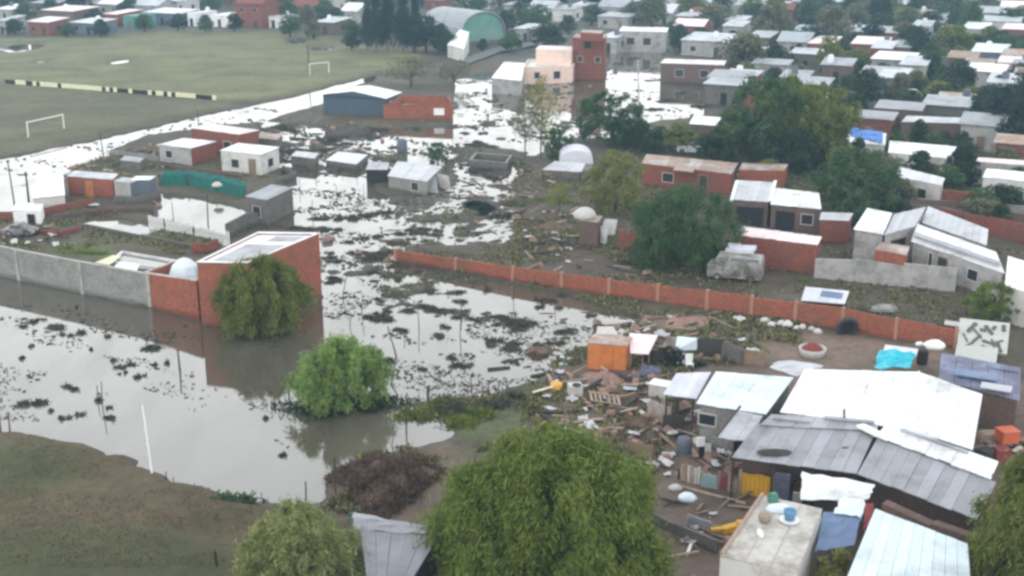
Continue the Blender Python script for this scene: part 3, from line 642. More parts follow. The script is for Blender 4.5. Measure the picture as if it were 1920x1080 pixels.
# low brick walls and rubble
def wall_run(label, pts, h, m, name='low_wall', th=.18):
    q = [P(*p) for p in pts]; t = thing(name, label, 'wall', (q[0].x, q[0].y, 0))
    for a, b_ in zip(q, q[1:]):
        d = (b_ - a).normalized(); n = Vector((-d.y, d.x, 0)) * th / 2; b2 = b_ - d * .012
        h0, h1 = h * R.uniform(.85, 1.1), h * R.uniform(.85, 1.1)
        up = lambda p, z: Vector((p.x, p.y, z))
        MB().hexa([up(a - n, -.5), up(b2 - n, -.5), up(b2 + n, -.5), up(a + n, -.5)], [up(a - n, h0), up(b2 - n, h1), up(b2 + n, h1), up(a + n, h0)]).build('wall_panel', m, t)
    return t
wall_run('low red brick wall running out from the white hut at left', [(-30, 415), (40, 416), (100, 405), (175, 388)], 1.0, 'brick_dull')
wall_run('dark low brick wall of a roofless yard below the brick shed', [(100, 415), (180, 402), (290, 398)], .7, 'brick_dark')
wall_run('brown garden wall in front of the white slab yard', [(95, 440), (165, 430), (265, 450), (330, 462), (400, 476)], .5, 'block_dark')
wall_run('dark boundary wall beside the flooded courtyard, falling to the right', [(425, 446), (462, 428), (505, 418), (546, 402)], 1.3, 'block_dark')
wall_run('ruined pinkish wall stub behind the corner brick house', [(362, 478), (385, 480), (410, 470)], 1.1, 'brick_dull')
wall_run('pale low wall on the far side of the long brown house yard', [(208, 292), (262, 300), (300, 306)], .8, 'block_grey')
wall_run('brown low wall between the small white house and the shade net', [(300, 318), (380, 326), (452, 338)], .6, 'brick_dark')
wall_run('dark low wall along the dark block house water side', [(520, 345), (555, 336), (530, 322)], .7, 'block_dark')
wall_run('grey stub walls of a roofless room beside the slate shed', [(300, 372), (262, 384), (215, 384)], .9, 'block_dark')
wall_run('brick stub wall standing by the wrecked car', [(60, 440), (110, 446), (150, 436)], .6, 'brick_dull')
block('rusty_lean_to', 'low rusty lean-to beside the long pink roofed brick house', 'lean-to', [(478, 258, 1.6), (520, 262, 1.6), (530, 252, 1.7), (490, 248, 1.7)], 'block_dark', 'tin_rust', n=3, over=.05)
block('grey_coop', 'low grey coop on the mud left of the small white house', 'coop', [(224, 300, 1.3), (262, 304, 1.3), (270, 296, 1.4), (234, 292, 1.4)], 'block_dark', 'tin_grey', n=3, over=.05)
block('pale_coop', 'low pale roofed coop amid debris behind the green shade net', 'coop', [(545, 292, 1.2), (590, 297, 1.2), (598, 287, 1.3), (555, 283, 1.3)], 'block_dark', 'tin_mid', n=3, over=.05)
block('sunken_roof', 'low pinkish grey roof sunk in the flood mud near the tank', 'hut', [(610, 300, .8), (668, 308, .8), (690, 290, 1.0), (634, 284, 1.0)], 'block_dark', 'tin_lilac', n=4, over=.05)
block('ruined_room', 'roofless ruin with dark walls in the mud behind the patched roof shack', 'ruin', [(880, 300, .9), (950, 306, .9), (960, 292, .9), (892, 287, .9)], 'block_dark', 'block_dark', parapet='block_grey', inner='dark_inside', parapet_h=.7)
# green shade net
q = [P(300, 352), P(352, 352), P(405, 362), P(459, 376)]
t = thing('shade_net', 'dark green shade net fence above the flooded courtyard', 'net fence', (q[0].x, q[0].y, 0))
for a, b_ in zip(q, q[1:]):
    vs = []; fs = []; K = 8
    for i in range(K + 1):
        p = lerp(a, b_, i / K); s_ = .06 * sin(i * 2.1)
        vs += [p + Vector((0, s_, .05)), p + Vector((.1, s_ * .5 + .5, 1.25 + .08 * sin(i))), p + Vector((.1, s_ + 1.5, 1.55 + .12 * sin(i * 1.7)))]
    for i in range(K):
        for j in range(2): fs.append((i * 3 + j, i * 3 + 3 + j, i * 3 + 4 + j, i * 3 + 1 + j))
    o = MB().add(vs, fs).build('net', 'green_net', t)
for p in q: MB().tube([p, p + Vector((0, .05, 1.5))], .05, 6).build('post', 'wood_dark', t)
single('white_bundle', MB().lathe(P(407, 349, 1.2), [(.5, 0), (.55, .15), (.3, .4), (.05, .45)], 8), 'white_dirty', 'small white bundle on top of the green shade net', 'bundle', P(407, 349, 1.2))
# white picket fence in front of the courtyard
A0, B0 = P(281, 428), P(430, 462); n = 36
t = thing('picket_fence', 'white picket fence with gaps standing in front of the flooded courtyard', 'fence', A0)
for i in range(n):
    if i in (7, 20): continue
    p = lerp(A0, B0, i / (n - 1)); h = R.uniform(1.15, 1.4)
    MB().box((p.x, p.y, h / 2 - .1), (.13, .04, h + .2), GA + R.uniform(-.1, .1), (R.uniform(-.1, .1), 0)).build('picket', 'white_paint', t)
for z in (.35, .95):
    o = Vector((.03, .06, z)); d = (B0 - A0).normalized(); MB().tube([A0 + o, B0 + o], .035, 5).build('rail', 'white_dirty', t)

# ------------------------------------------------------------------ the middle of the flood
t = block('boarded_barn', 'slate blue barn with white gable roof standing in the upper flood', 'barn', [(604, 176, 3.0), (722, 184, 2.7), (752, 173, 2.7), (634, 166, 3.0)], 'navy_panel', 'tin_white', over=.1)
for o in [o for o in t.children if o.name.startswith('roof')]: bpy.data.objects.remove(o)
cs = [P(602, 177, 3.0), P(724, 185, 2.7), P(754, 173, 2.7), P(632, 166, 3.0)]; m0, m1 = lerp(cs[0], cs[1], .5) + Vector((0, 0, .75)), lerp(cs[3], cs[2], .5) + Vector((0, 0, .75))
sheets(t, cs[0], m0, m1, cs[3], 5, 'tin_white', 2); sheets(t, m0, cs[1], cs[2], m1, 5, 'tin_white', 2)
ic = inset(cs, .25)
for a, b_ in ((ic[0], ic[1]), (ic[3], ic[2])): m_ = lerp(a, b_, .5) + Vector((0, 0, .66)); n_ = Vector((.05, .1, 0)); MB().add([a, b_, m_, a + n_, b_ + n_, m_ + n_], [(0, 1, 2), (5, 4, 3), (0, 2, 5, 3), (1, 4, 5, 2)]).build('gable', 'navy_panel', t)
wc = inset(cs, .1); opening(t, wc, 1, .3, 1.7, .7, .7, 'window', 'white_paint', 'white_paint'); opening(t, wc, 1, .75, 1.7, .7, .7, 'window', 'white_paint', 'white_paint')
block('red_brick_workshop', 'long red brick workshop in the flood right of the slate barn', 'workshop', [(718, 200, 2.0), (849, 193, 2.5), (840, 180, 2.5), (752, 180, 2.5)], ['brick', 'brick_dull', 'brick', 'brick'], 'brick_dull', parapet='brick_dull', inner='tin_rust', parapet_h=1.1, ops=[(0, .8, 1.3, 1.3, .8, 'window', 'white_paint', 'white_paint')])
block('flooded_shack', 'low shack with pale patched roof standing in the mid flood', 'shack', [(726, 330, 1.5), (800, 341, 1.5), (830, 312, 1.7), (745, 302, 1.7)], 'block_grey', 'tin_mid', n=5, over=.15, ops=[(0, .7, .8, .9, .8)])
block('dark_leanto', 'lean-to against the patched roof shack, near-black walls painted for its shaded open front', 'lean-to', [(686, 318, 1.6), (727, 318, 1.6), (730, 305, 1.7), (692, 303, 1.7)], 'dark_inside', 'tin_grey', n=2, over=.05)  # near-black walls stand in for shade inside the open front
def board(label, pts, th, m, name='board', cat='board', group=None):
    q = [P(*p) for p in pts]; c = sum(q, Vector()) / len(q); nn = (q[1] - q[0]).cross(q[-1] - q[0]).normalized() * th
    return single(name, MB().hexa([p - nn for p in q], q), m, label, cat, c, group)
board('pale boards leaning against the patched roof shack', [(826, 352, .1), (845, 356, .1), (840, 330, 1.5), (815, 325, 1.5)], .06, 'white_dirty')
board('grey sheet leaning beside the flooded shack', [(800, 360, .1), (822, 362, .1), (816, 330, 1.4), (803, 328, 1.4)], .05, 'tin_grey')
c = P(754, 284); single('water_tank', MB().lathe(c, [(.62, -.3), (.64, .3), (.62, 1.25), (.45, 1.5), (.14, 1.58)], 16), 'slate_panel', 'dark round water tank standing alone in the upper flood', 'tank', c, smooth=True)
# white tent and awning
cs = [P(1046, 305, 2.2), P(1112, 302, 2.2), P(1116, 262, 3.0), P(1060, 260, 3.0)]
t = thing('white_tent', 'white rounded shelter with grey awning beside the yellowish tree', 'shelter', (sum(cs, Vector()) / 4).xy.to_3d())
a, b_ = P(1050, 322), P(1112, 322); dpt = Vector((-b_.y + a.y, b_.x - a.x, 0)).normalized() * 4; K = 9; vs = []; fs = []
for i in range(K + 1):
    an_ = pi * i / K; p = lerp(a, b_, .5 - .5 * cos(an_)); z = .9 + 1.5 * sin(an_) ** .6
    vs += [p + Vector((0, 0, z)), p + dpt + Vector((0, 0, z))]
for i in range(K): fs.append((2 * i, 2 * i + 2, 2 * i + 3, 2 * i + 1))
fs += [tuple(range(0, 2 * K + 2, 2))[::-1], tuple(range(1, 2 * K + 2, 2))]
MB().add(vs, fs).build('canopy', 'tin_lilac', t)
MB().box(lerp(a, b_, .5) + dpt * .5 + Vector((0, 0, .45)), ((b_ - a).length * .97, 3.8, .95), atan2((b_ - a).y, (b_ - a).x)).build('base_wall', 'render_grey', t)
sheets(t, P(1016, 318, 1.6), P(1090, 322, 1.6), P(1098, 306, 2.0), P(1040, 302, 2.0), 3, 'tin_mid', 3, name='awning_sheet')
for x in (1018, 1088): MB().tube([P(x, 318, 1.55), P(x, 340)], .05, 6).build('post', 'wood_dark', t)

# ------------------------------------------------------------------ houses behind the brick wall
block('brick_long_shed', 'red brick shed with narrow white roof at the end of the yard wall', 'shed', [(1378, 440, 2.7), (1533, 459, 2.7), (1541, 444, 2.9), (1388, 424, 2.9)], 'brick_dull', 'tin_pink', n=12, over=.08, ridges=2)
wall_run('dull red brick yard wall behind the broad dark green tree', [(1160, 470), (1262, 486), (1376, 502)], 1.9, 'brick_dull')
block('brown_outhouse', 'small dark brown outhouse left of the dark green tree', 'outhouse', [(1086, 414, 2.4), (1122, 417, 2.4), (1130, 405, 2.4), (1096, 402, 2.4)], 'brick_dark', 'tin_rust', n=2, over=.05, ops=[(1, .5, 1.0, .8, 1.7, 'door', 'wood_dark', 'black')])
c = P(1096, 408, 2.45); single('roof_tank', MB().lathe(c, [(.95, .0), (1.0, .25), (.85, .6), (.45, .85), (.1, .92)], 14), 'white_dirty', 'white domed tank on top of the brown outhouse', 'tank', c, smooth=True)
board('white grid panel propped beside the brown outhouse', [(1124, 440, .8), (1152, 440, .8), (1158, 412, 2.0), (1134, 410, 2.0)], .05, 'white_dirty', 'grid_panel', 'panel')
board('white door leaning against outhouse side', [(1122, 455, .2), (1136, 458, .2), (1140, 425, 1.8), (1124, 424, 1.8)], .05, 'white_paint', 'loose_door', 'door')
block('grey_roof_house', 'house with pale grey roof and white barge boards, black panel painted for the shaded porch', 'house', [(1372, 374, 2.6), (1442, 379, 2.6), (1452, 342, 3.2), (1384, 338, 3.2)], 'brick_dark', 'tin_mid', n=6, over=.15, ops=[(0, .5, 1.0, 2.4, 1.9, 'door', 'wood_dark', 'black')])  # flat black panel stands in for the shade under the porch roof
for x0, x1 in ((1370, 1381), (1443, 1453)): board('white barge board on the %s edge of the pale grey roof' % ('left' if x0 < 1400 else 'right'), [(x0 - 2, 376, 2.7), (x0 + 4, 376, 2.7), (x1 + 4, 338, 3.3), (x1 - 2, 338, 3.3)], .06, 'white_paint', 'barge_board')
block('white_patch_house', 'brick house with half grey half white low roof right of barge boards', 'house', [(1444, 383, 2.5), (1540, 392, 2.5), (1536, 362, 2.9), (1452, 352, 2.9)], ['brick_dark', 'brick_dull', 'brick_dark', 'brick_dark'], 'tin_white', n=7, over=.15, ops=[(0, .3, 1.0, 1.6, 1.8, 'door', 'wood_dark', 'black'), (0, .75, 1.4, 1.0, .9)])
block('brick_lobby', 'small red brick hut with grey roof between shed and white roofed house', 'hut', [(1536, 412, 2.3), (1592, 414, 2.3), (1600, 400, 2.3), (1540, 398, 2.3)], 'brick_dull', 'tin_mid', n=4, over=.1)
block('orange_wall_house', 'orange brick wall house behind the pale grey roof', 'house', [(1385, 318, 2.2), (1470, 320, 2.2), (1478, 308, 2.2), (1392, 306, 2.2)], 'brick', 'tin_rust', n=6, over=.05)
block('red_brick_row', 'long dull red brick building behind the yellow green tree', 'house', [(1203, 306, 2.5), (1372, 326, 2.5), (1384, 306, 2.5), (1212, 289, 2.5)], 'brick_dull', 'tin_rust', n=14, over=.1, ridges=2, ops=[(0, .3, 1.3, 1.2, .9), (0, .7, 1.0, .9, 1.9, 'door', 'wood', 'wood_dark')])
board('pale plank lying on the dull red brick roof', [(1262, 318, 2.6), (1300, 322, 2.6), (1302, 316, 2.6), (1266, 311, 2.6)], .1, 'wood_pale', 'plank', 'plank')
# right hand houses
block('left_white_roof_house', 'grey house with bright white tin roof at the end of the brick shed', 'house', [(1600, 430, 3.2), (1656, 440, 3.2), (1673, 400, 3.7), (1626, 390, 3.7)], ['render_grey', 'render_grey', 'render_grey', 'render_grey'], 'tin_white', n=4, over=.25)
block('sagging_roof_house', 'grey house with sagging grey tin roof next to the bright white roof', 'house', [(1657, 441, 3.1), (1715, 424, 3.3), (1736, 388, 3.7), (1676, 402, 3.5)], 'render_grey', 'tin_mid', n=5, over=.3, ops=[(0, .5, 1.9, 1.8, 1.0, 'window', 'wood', 'black')])
block('long_white_roof_house', 'pale grey rendered house with long white sloping tin roof at right', 'house', [(1708, 452, 2.5), (1884, 512, 2.5), (1868, 473, 3.3), (1720, 420, 3.3)], 'render_grey', 'tin_white', n=13, over=.25, ops=[(0, .36, 1.0, .9, 2.0, 'door', 'wood', 'wood_dark'), (0, .22, 1.3, .35, 1.5), (0, .7, 1.5, 1.0, .8)], seed=3)
board('white ridge gutter running along the long white tin roof', [(1712, 440, 3.0), (1876, 497, 3.0), (1874, 490, 3.05), (1716, 434, 3.05)], .05, 'tin_grey', 'gutter', 'gutter')
block('grey_back_roof', 'long low house with dull grey roof behind the long white roof', 'house', [(1728, 418, 2.8), (1850, 460, 2.8), (1853, 430, 3.2), (1740, 387, 3.2)], 'render_grey', 'tin_mid', n=9, over=.2, seed=5)
block('corner_cream_house', 'pale cream house cut by the right picture edge below white roof', 'house', [(1884, 535, 2.8), (1960, 560, 2.8), (1970, 505, 2.8), (1890, 480, 2.8)], 'render_pale', 'tin_white', n=4, over=.1)
wall_run('light grey boundary wall below the brick lobby and white roofs', [(1526, 524), (1600, 532), (1690, 541), (1790, 552)], 1.9, 'render_grey')
wall_run('dull red brick garden wall at the right edge, upper of two', [(1764, 388), (1850, 396), (1960, 408)], 1.7, 'brick_dull')
wall_run('dull red brick garden wall at the right edge, lower of two', [(1762, 420), (1850, 442), (1960, 470)], 1.8, 'brick_dull')
block('brick_heap_kiosk', 'small orange brick parapet hut between the sagging roof and grey wall', 'hut', [(1640, 468, 2.6), (1700, 478, 2.6), (1706, 462, 2.6), (1652, 454, 2.6)], 'brick', 'tin_rust', n=3, over=.05)
block('white_terrace_house', 'long white roofed house right of the blue tarp', 'house', [(1665, 286, 2.8), (1778, 297, 2.8), (1794, 275, 3.0), (1668, 264, 3.0)], ['render_pale', 'render_grey', 'render_grey', 'render_grey'], 'tin_white', n=9, over=.15, ops=[(0, .25, 1.3, .9, .9), (0, .55, 1.3, .9, .9), (0, .8, 1.0, .9, 1.9, 'door', 'wood_pale', 'wood')])
block('lower_white_house', 'pale house with sloping grey white roof left of the black tree', 'house', [(1678, 330, 2.4), (1766, 348, 2.4), (1772, 334, 2.7), (1684, 312, 2.7)], 'render_pale', 'tin_lilac', n=7, over=.15, ops=[(0, .6, 1.2, 1.0, .9)])
board('square white awning sheet below the sloping grey white roof', [(1677, 356, 1.8), (1700, 359, 1.8), (1710, 340, 2.2), (1688, 334, 2.2)], .04, 'tin_white', 'awning', 'awning')
block('right_edge_white_house', 'white house with bright flat roof at the right edge beyond the black tree', 'house', [(1842, 332, 2.6), (1965, 344, 2.6), (1965, 326, 2.8), (1850, 316, 2.8)], 'render_pale', 'tin_white', n=8, over=.1, ops=[(0, .3, 1.2, 1.1, .9)])
block('right_edge_grey_house', 'long dark house with narrow white roof strip behind the black tree', 'house', [(1826, 303, 2.6), (1965, 313, 2.6), (1965, 304, 2.8), (1832, 295, 2.8)], 'render_grey', 'tin_pink', n=9, over=.1)
block('brown_mud_house', 'brown walled house with thin white roof edge beneath dark trees at right', 'house', [(1690, 228, 2.8), (1830, 232, 2.8), (1836, 222, 2.8), (1700, 217, 2.8)], 'brick_dark', 'tin_mid', n=8, over=.1, ops=[(0, .3, 1.3, 1.1, .9)])
def tarp(name, label, px, m, seed, K=7, lift=.25, droop=.0, cat='tarp'):
    r = random.Random(seed); a, b_, c, d = [P(*p) for p in px]; vs = []; fs = []
    for j in range(K + 1):
        for i in range(K + 1):
            p = lerp(lerp(a, b_, i / K), lerp(d, c, i / K), j / K); e = min(i, j, K - i, K - j) / K
            p = p + Vector((r.uniform(-.06, .06), r.uniform(-.06, .06), r.uniform(-.5, .5) * lift + e * lift * 1.2 + (-droop if e == 0 else 0))); vs.append(p)
    n = (K + 1) ** 2; vs += [v - Vector((0, 0, .03)) for v in vs[:n]]
    for j in range(K):
        for i in range(K):
            q = j * (K + 1) + i; f = (q, q + 1, q + K + 2, q + K + 1); fs.append(f); fs.append(tuple(x + n for x in f[::-1]))
    for i in range(K):
        fs.append((i + 1, i, i + n, i + 1 + n)); q = K * (K + 1) + i; fs.append((q, q + 1, q + 1 + n, q + n))
        q = i * (K + 1); fs.append((q, q + K + 1, q + K + 1 + n, q + n)); q = i * (K + 1) + K; fs.append((q + K + 1, q, q + n, q + K + 1 + n))
    return single(name, MB().add(vs, fs), m, label, cat, (a + b_ + c + d) / 4)
block('tarp_hut', 'low hut whose roof carries the blue tarp', 'hut', [(1588, 266, 2.2), (1660, 272, 2.2), (1662, 250, 2.3), (1590, 244, 2.3)], 'render_pale', 'tin_white', n=5, over=.1)
tarp('blue_tarp', 'bright blue tarp spread over the hut roof left of white terrace house', [(1594, 254, 2.35), (1654, 268, 2.35), (1656, 248, 2.5), (1598, 238, 2.5)], 'tarp_blue', 4)

# ------------------------------------------------------------------ the big white roofed house in front
def pos(pts): return [P(*p) for p in pts]
c = P(1640, 790)
t = thing('big_white_roof_house', 'sprawling house under a big bright white tin roof in the right foreground', 'house', c)
q = pos([(1462, 773, 3.1), (1693, 803, 3.1), (1722, 698, 3.6), (1508, 692, 3.6)]); sheets(t, *q, 10, 'tin_white', 4, seed=1)
q2 = pos([(1696, 803, 3.1), (1824, 844, 3.0), (1842, 740, 3.4), (1725, 698, 3.58)]); sheets(t, *q2, 6, 'tin_white', 4, seed=2)
MB().tube([P(1694, 804, 3.17), P(1723, 697, 3.66)], .06, 6).build('ridge_cap', 'white_paint', t)
wc = inset([p - Vector((0, 0, .08)) for p in pos([(1462, 773, 3.1), (1824, 844, 3.0), (1842, 740, 3.4), (1508, 692, 3.6)])], .35)
walls(t, wc, -.2, ['render_grey', 'brick_dark', 'brick_dark', 'render_grey'])
MB().tube([P(1583, 790, 3.0), P(1583, 768, 4.0)], .05, 6).build('vent_pipe', 'wood_dark', t)
t = thing('side_roof_house', 'lean-to house with pale bluish white roof left of the big white roof', 'house', P(1400, 760))
q = pos([(1305, 757, 2.7), (1436, 777, 2.8), (1488, 708, 3.1), (1342, 697, 3.0)]); sheets(t, *q, 7, 'tin_blue_white', 4, seed=3)
walls(t, inset([p - Vector((0, 0, .07)) for p in q], .3), -.2, 'block_grey')
opening(t, inset(q, .3), 0, .12, 1.8, .9, .6); opening(t, inset(q, .3), 0, .7, .95, .9, 1.9, 'door', 'wood', 'black')
t = thing('lilac_porch', 'small porch with pale lilac tin roof on dark posts', 'porch', P(1285, 760))
q = pos([(1243, 739, 2.3), (1306, 748, 2.3), (1333, 698, 2.5), (1268, 700, 2.5)]); sheets(t, *q, 4, 'tin_lilac', 4, seed=4)
for x, y, z in ((1250, 740, 2.25), (1272, 743, 2.25), (1300, 747, 2.25), (1272, 703, 2.45)):
    p = P(x, y, z); MB().tube([p, Vector((p.x, p.y, 0))], .06, 6).build('post', 'wood_dark', t)
tarp('grey_awning', 'crumpled grey sheet awning at the back corner of the big white roof', [(1442, 688, 2.9), (1494, 706, 3.0), (1546, 684, 3.2), (1460, 675, 3.0)], 'tin_mid', 6, 6, .12, cat='awning')
t = thing('grey_roof_annex', 'long annex with stained dark grey tin roof over an open dark porch', 'house', P(1600, 880))
qa = pos([(1372, 858, 2.5), (1606, 888, 2.5), (1643, 806, 3.0), (1418, 795, 3.0)]); sheets(t, *qa, 9, 'tin_grey', 5, seed=5)
qb = pos([(1608, 888, 2.5), (1832, 974, 2.5), (1868, 905, 2.9), (1645, 822, 2.95)]); sheets(t, *qb, 10, 'tin_grey', 5, seed=6)
qc = pos([(1642, 818, 3.05), (1858, 898, 3.0), (1872, 866, 3.1), (1664, 792, 3.15)]); sheets(t, *qc, 9, 'tin_white', 4, seed=7)
qd = pos([(1340, 820, 2.55), (1402, 828, 2.6), (1430, 780, 2.8), (1380, 770, 2.8)]); sheets(t, *qd, 3, 'tin_mid', 5, seed=8)
qe = pos([(1424, 797, 3.06), (1644, 808, 3.06), (1648, 788, 3.1), (1446, 777, 3.1)]); sheets(t, *qe, 7, 'tin_grey', 4, seed=9)
for a, b_ in (((1450, 783, 3.2), (1520, 790, 3.2)), ((1545, 783, 3.22), (1640, 792, 3.22)), ((1690, 806, 3.2), (1815, 848, 3.2))):
    MB().tube([P(*a), P(*b_)], .09, 6).build('gutter', 'tin_grey', t)
for q, dep in ((qa, 1.3), (qb, 1.3)):
    back = [lerp(q[0], q[3], .35) - Vector((0, 0, .5)), lerp(q[1], q[2], .35) - Vector((0, 0, .5)), q[2] - Vector((0, 0, .2)), q[3] - Vector((0, 0, .2))]
    walls(t, inset(back, .15), -.2, ['brick_dark', 'brick_dark', 'block_dark', 'block_dark'])
for x, y in ((1376, 858), (1450, 868), (1530, 879), (1606, 889), (1690, 920), (1760, 947), (1826, 972)):
    p = P(x, y, 2.46) + Vector((0, .15, 0)); MB().tube([p, Vector((p.x, p.y, -.2))], .06, 6).build('post', 'wood_dark', t)
MB().tube([P(1344, 818, 2.75), P(1388, 762, 3.05)], .07, 6).build('pole', 'wood_dark', t)
p = P(1630, 806, 3.15); MB().box(p, (.5, 1.3, .12), .5).build('patch_sheet', 'white_paint', t)
for x, y, s_ in ((1452, 846, 1.0), (1585, 840, .6), (1685, 858, .5), (1500, 826, .5)):
    pz = P(x, y, 2.75)
    o = single('roof_debris', MB().lathe(pz - Vector((0, 0, .04)), [(s_ * .9, 0), (s_ * .6, .05), (s_ * .2, .09)], 9, 1, .45), 'wood_dark', {1452: 'large dark patch of wet litter on the grey tin roof, near its left end', 1585: 'dark litter patch on the middle of the grey tin roof', 1685: 'small dark litter patch on the right end of the grey tin roof', 1500: 'small dark litter patch near the upper edge of grey tin roof'}[x], 'litter', pz)
# yellow gate, hoop, tarps and roofs in the corner yard
t = thing('yellow_gate', 'yellow board gate under the edge of the grey tin roof', 'gate', P(1416, 938))
a, b_ = P(1389, 932), P(1446, 942)
for i in range(7):
    p0, p1 = lerp(a, b_, i / 7 + .008), lerp(a, b_, (i + 1) / 7 - .008); n_ = Vector((0, .05, 0)); h = 1.35 + .04 * sin(i * 5)
    MB().hexa([p0, p1, p1 + n_, p0 + n_], [v + Vector((0, 0, h)) for v in (p0, p1, p1 + n_, p0 + n_)]).build('gate_board', 'yellow_paint', t)
for x in (1386, 1449): p = P(x, 934 if x < 1400 else 943); MB().box(p + Vector((0, .03, .75)), (.12, .12, 1.6)).build('post', 'wood_pale', t)
c = P(1494, 955); hoop = MB(); hoop.tube([c + Vector((.34 * cos(u), 0, 1.1 + .62 * sin(u))) for u in [i * pi / 10 for i in range(11)]], .09, 8); hoop.tube([c + Vector((-.34, 0, -.1)), c + Vector((-.34, 0, 1.1))], .09, 8); hoop.tube([c + Vector((.34, 0, -.1)), c + Vector((.34, 0, 1.1))], .09, 8)
single('opening_arch', hoop, 'black', 'black hoop put for a dark arched opening under the grey roof edge', 'hoop', c)  # black tube drawn in place of a dark arched opening
board('pale panel standing inside the black arched hoop', [(1484, 958, 0), (1504, 960, 0), (1502, 925, 1.3), (1487, 923, 1.3)], .04, 'render_pale', 'panel', 'panel')
board('dull purple cloth hanging beside the yellow gate', [(1452, 940, .2), (1478, 945, .2), (1482, 890, 2.0), (1454, 886, 2.0)], .03, 'tarp_purple', 'hanging_cloth', 'cloth')
tarp('white_tarp', 'sagging white tarp stretched below the edge of the grey roof', [(1503, 935, 2.1), (1626, 938, 2.1), (1641, 908, 2.4), (1504, 886, 2.4)], 'tin_white', 8, 7, .14)
tarp('pale_blue_sheet', 'pale blue plastic sheet hanging over the dark blue tarp', [(1563, 960, 2.2), (1615, 968, 2.2), (1622, 938, 2.35), (1578, 930, 2.35)], 'tarp_white', 9, 5, .1, cat='sheet')
tarp('slate_tarp', 'dark slate blue tarp roof between concrete slab and pale roof', [(1527, 1034, 1.9), (1600, 1022, 2.0), (1617, 966, 2.1), (1546, 958, 2.1)], 'tarp_slate', 10, 7, .1)
tarp('red_blanket', 'dark red cloth hung along the edge of the slate tarp', [(1618, 992, 2.0), (1632, 990, 2.0), (1640, 942, 2.3), (1626, 944, 2.3)], 'red_cloth', 12, 4, .1, cat='blanket')
t = block('slab_house', 'low house with pale concrete slab roof in the bottom right yard', 'house', [(1350, 1042, 2.6), (1494, 1074, 2.6), (1542, 954, 2.6), (1428, 928, 2.6)], ['render_pale', 'render_pale', 'block_grey', 'concrete_pale'], 'concrete_pale', over=.02)
MB().tube([P(1353, 1038, 2.66), P(1430, 926, 2.66)], .09, 5).build('kerb', 'wood_pale', t)
for u in (.33, .66):
    a, b_ = P(1350, 1042, 2.61), P(1494, 1074, 2.61); c_, d_ = P(1428, 928, 2.61), P(1542, 954, 2.61)
    MB().tube([lerp(a, b_, u), lerp(c_, d_, u)], .025, 4).build('slab_joint', 'concrete', t)
c = P(1480, 978, 2.62); single('wash_basin', MB().lathe(c, [(.30, 0), (.42, .06), (.44, .12), (.30, .1)], 14), 'white_paint', 'round white basin under the blue bucket on the concrete slab', 'basin', c)
c2 = c + Vector((0, 0, .13)); single('blue_bucket', MB().lathe(c2, [(.22, 0), (.27, .3), (.29, .42), (.25, .42), (.22, .32)], 14), 'blue_plastic', 'blue bucket in a white basin on the concrete slab roof', 'bucket', c2, smooth=True)
c = P(1433, 978, 2.62); single('clay_pot', MB().lathe(c, [(.2, 0), (.28, .18), (.26, .32), (.2, .32)], 12), 'wood_pale', 'brownish pot near the left kerb of the concrete slab', 'pot', c)
c = P(1449, 940, 2.62); single('green_bottle_crate', MB().box(c + Vector((0, 0, .16)), (.4, .3, .3), .3).box(c + Vector((0, 0, .36)), (.3, .2, .1), .3), 'green_sheet', 'small green crate at the back corner of the concrete slab', 'crate', c)
c = P(1460, 955, 2.62); single('clear_plastic', MB().lathe(c, [(.6, 0), (.5, .14), (.2, .24), (.05, .26)], 9, 1, .6), 'tarp_white', 'crumpled pale plastic beside the white basin', 'plastic', c)
c = P(1425, 1000, 2.62); single('white_rag', MB().lathe(c, [(.3, 0), (.25, .08), (.08, .13)], 8, .5, 1.2), 'white_paint', 'white rag on the left half of the concrete slab', 'rag', c)
t = thing('pale_blue_roof_house', 'house with broad pale blue white roof at the bottom right', 'house', P(1720, 1080))
q = pos([(1560, 1150, 2.5), (1830, 1230, 2.5), (1815, 1020, 2.9), (1641, 954, 2.9)]); sheets(t, *q, 9, 'tin_blue_white', 4, seed=11)
walls(t, inset([p - Vector((0, 0, .07)) for p in q], .3), -.2, 'block_grey')
t = wall_run('brown brick parapet wall between grey annex and pale blue roof', [(1650, 1030), (1740, 1066), (1835, 1105)], 2.3, 'brick_dark', 'parapet_wall', .5)
# palisade and beam
t = thing('yard_palisade', 'uneven palisade of boards and cloth scraps left of the yellow gate', 'fence', P(1325, 920))
a, b_ = P(1272, 906), P(1385, 934)
for i in range(19):
    p = lerp(a, b_, i / 18); h = R.uniform(.8, 1.25); m = R.choice(['wood', 'wood_pale', 'wood', 'white_dirty', 'red_cloth', 'wood_dark'])
    MB().box((p.x, p.y, h / 2), (.13, .05, h), GA + R.uniform(-.1, .1), (R.uniform(-.12, .12), 0)).build('fence_board', m, t)
board('teal cloth hung over the middle of the yard palisade', [(1312, 912, .3), (1345, 918, .3), (1344, 893, 1.2), (1318, 888, 1.2)], .03, 'teal_cloth', 'hanging_cloth', 'cloth')
single('timber_beam', MB().tube([P(1268, 912, .15), P(1398, 946, .15)], .13, 6), 'wood_pale', 'long pinkish timber beam lying below the yard palisade', 'beam', P(1330, 930, .1))
wall_run('dark grey low wall right of the large foreground willow', [(1215, 985), (1262, 1008), (1345, 1045)], .9, 'block_dark')
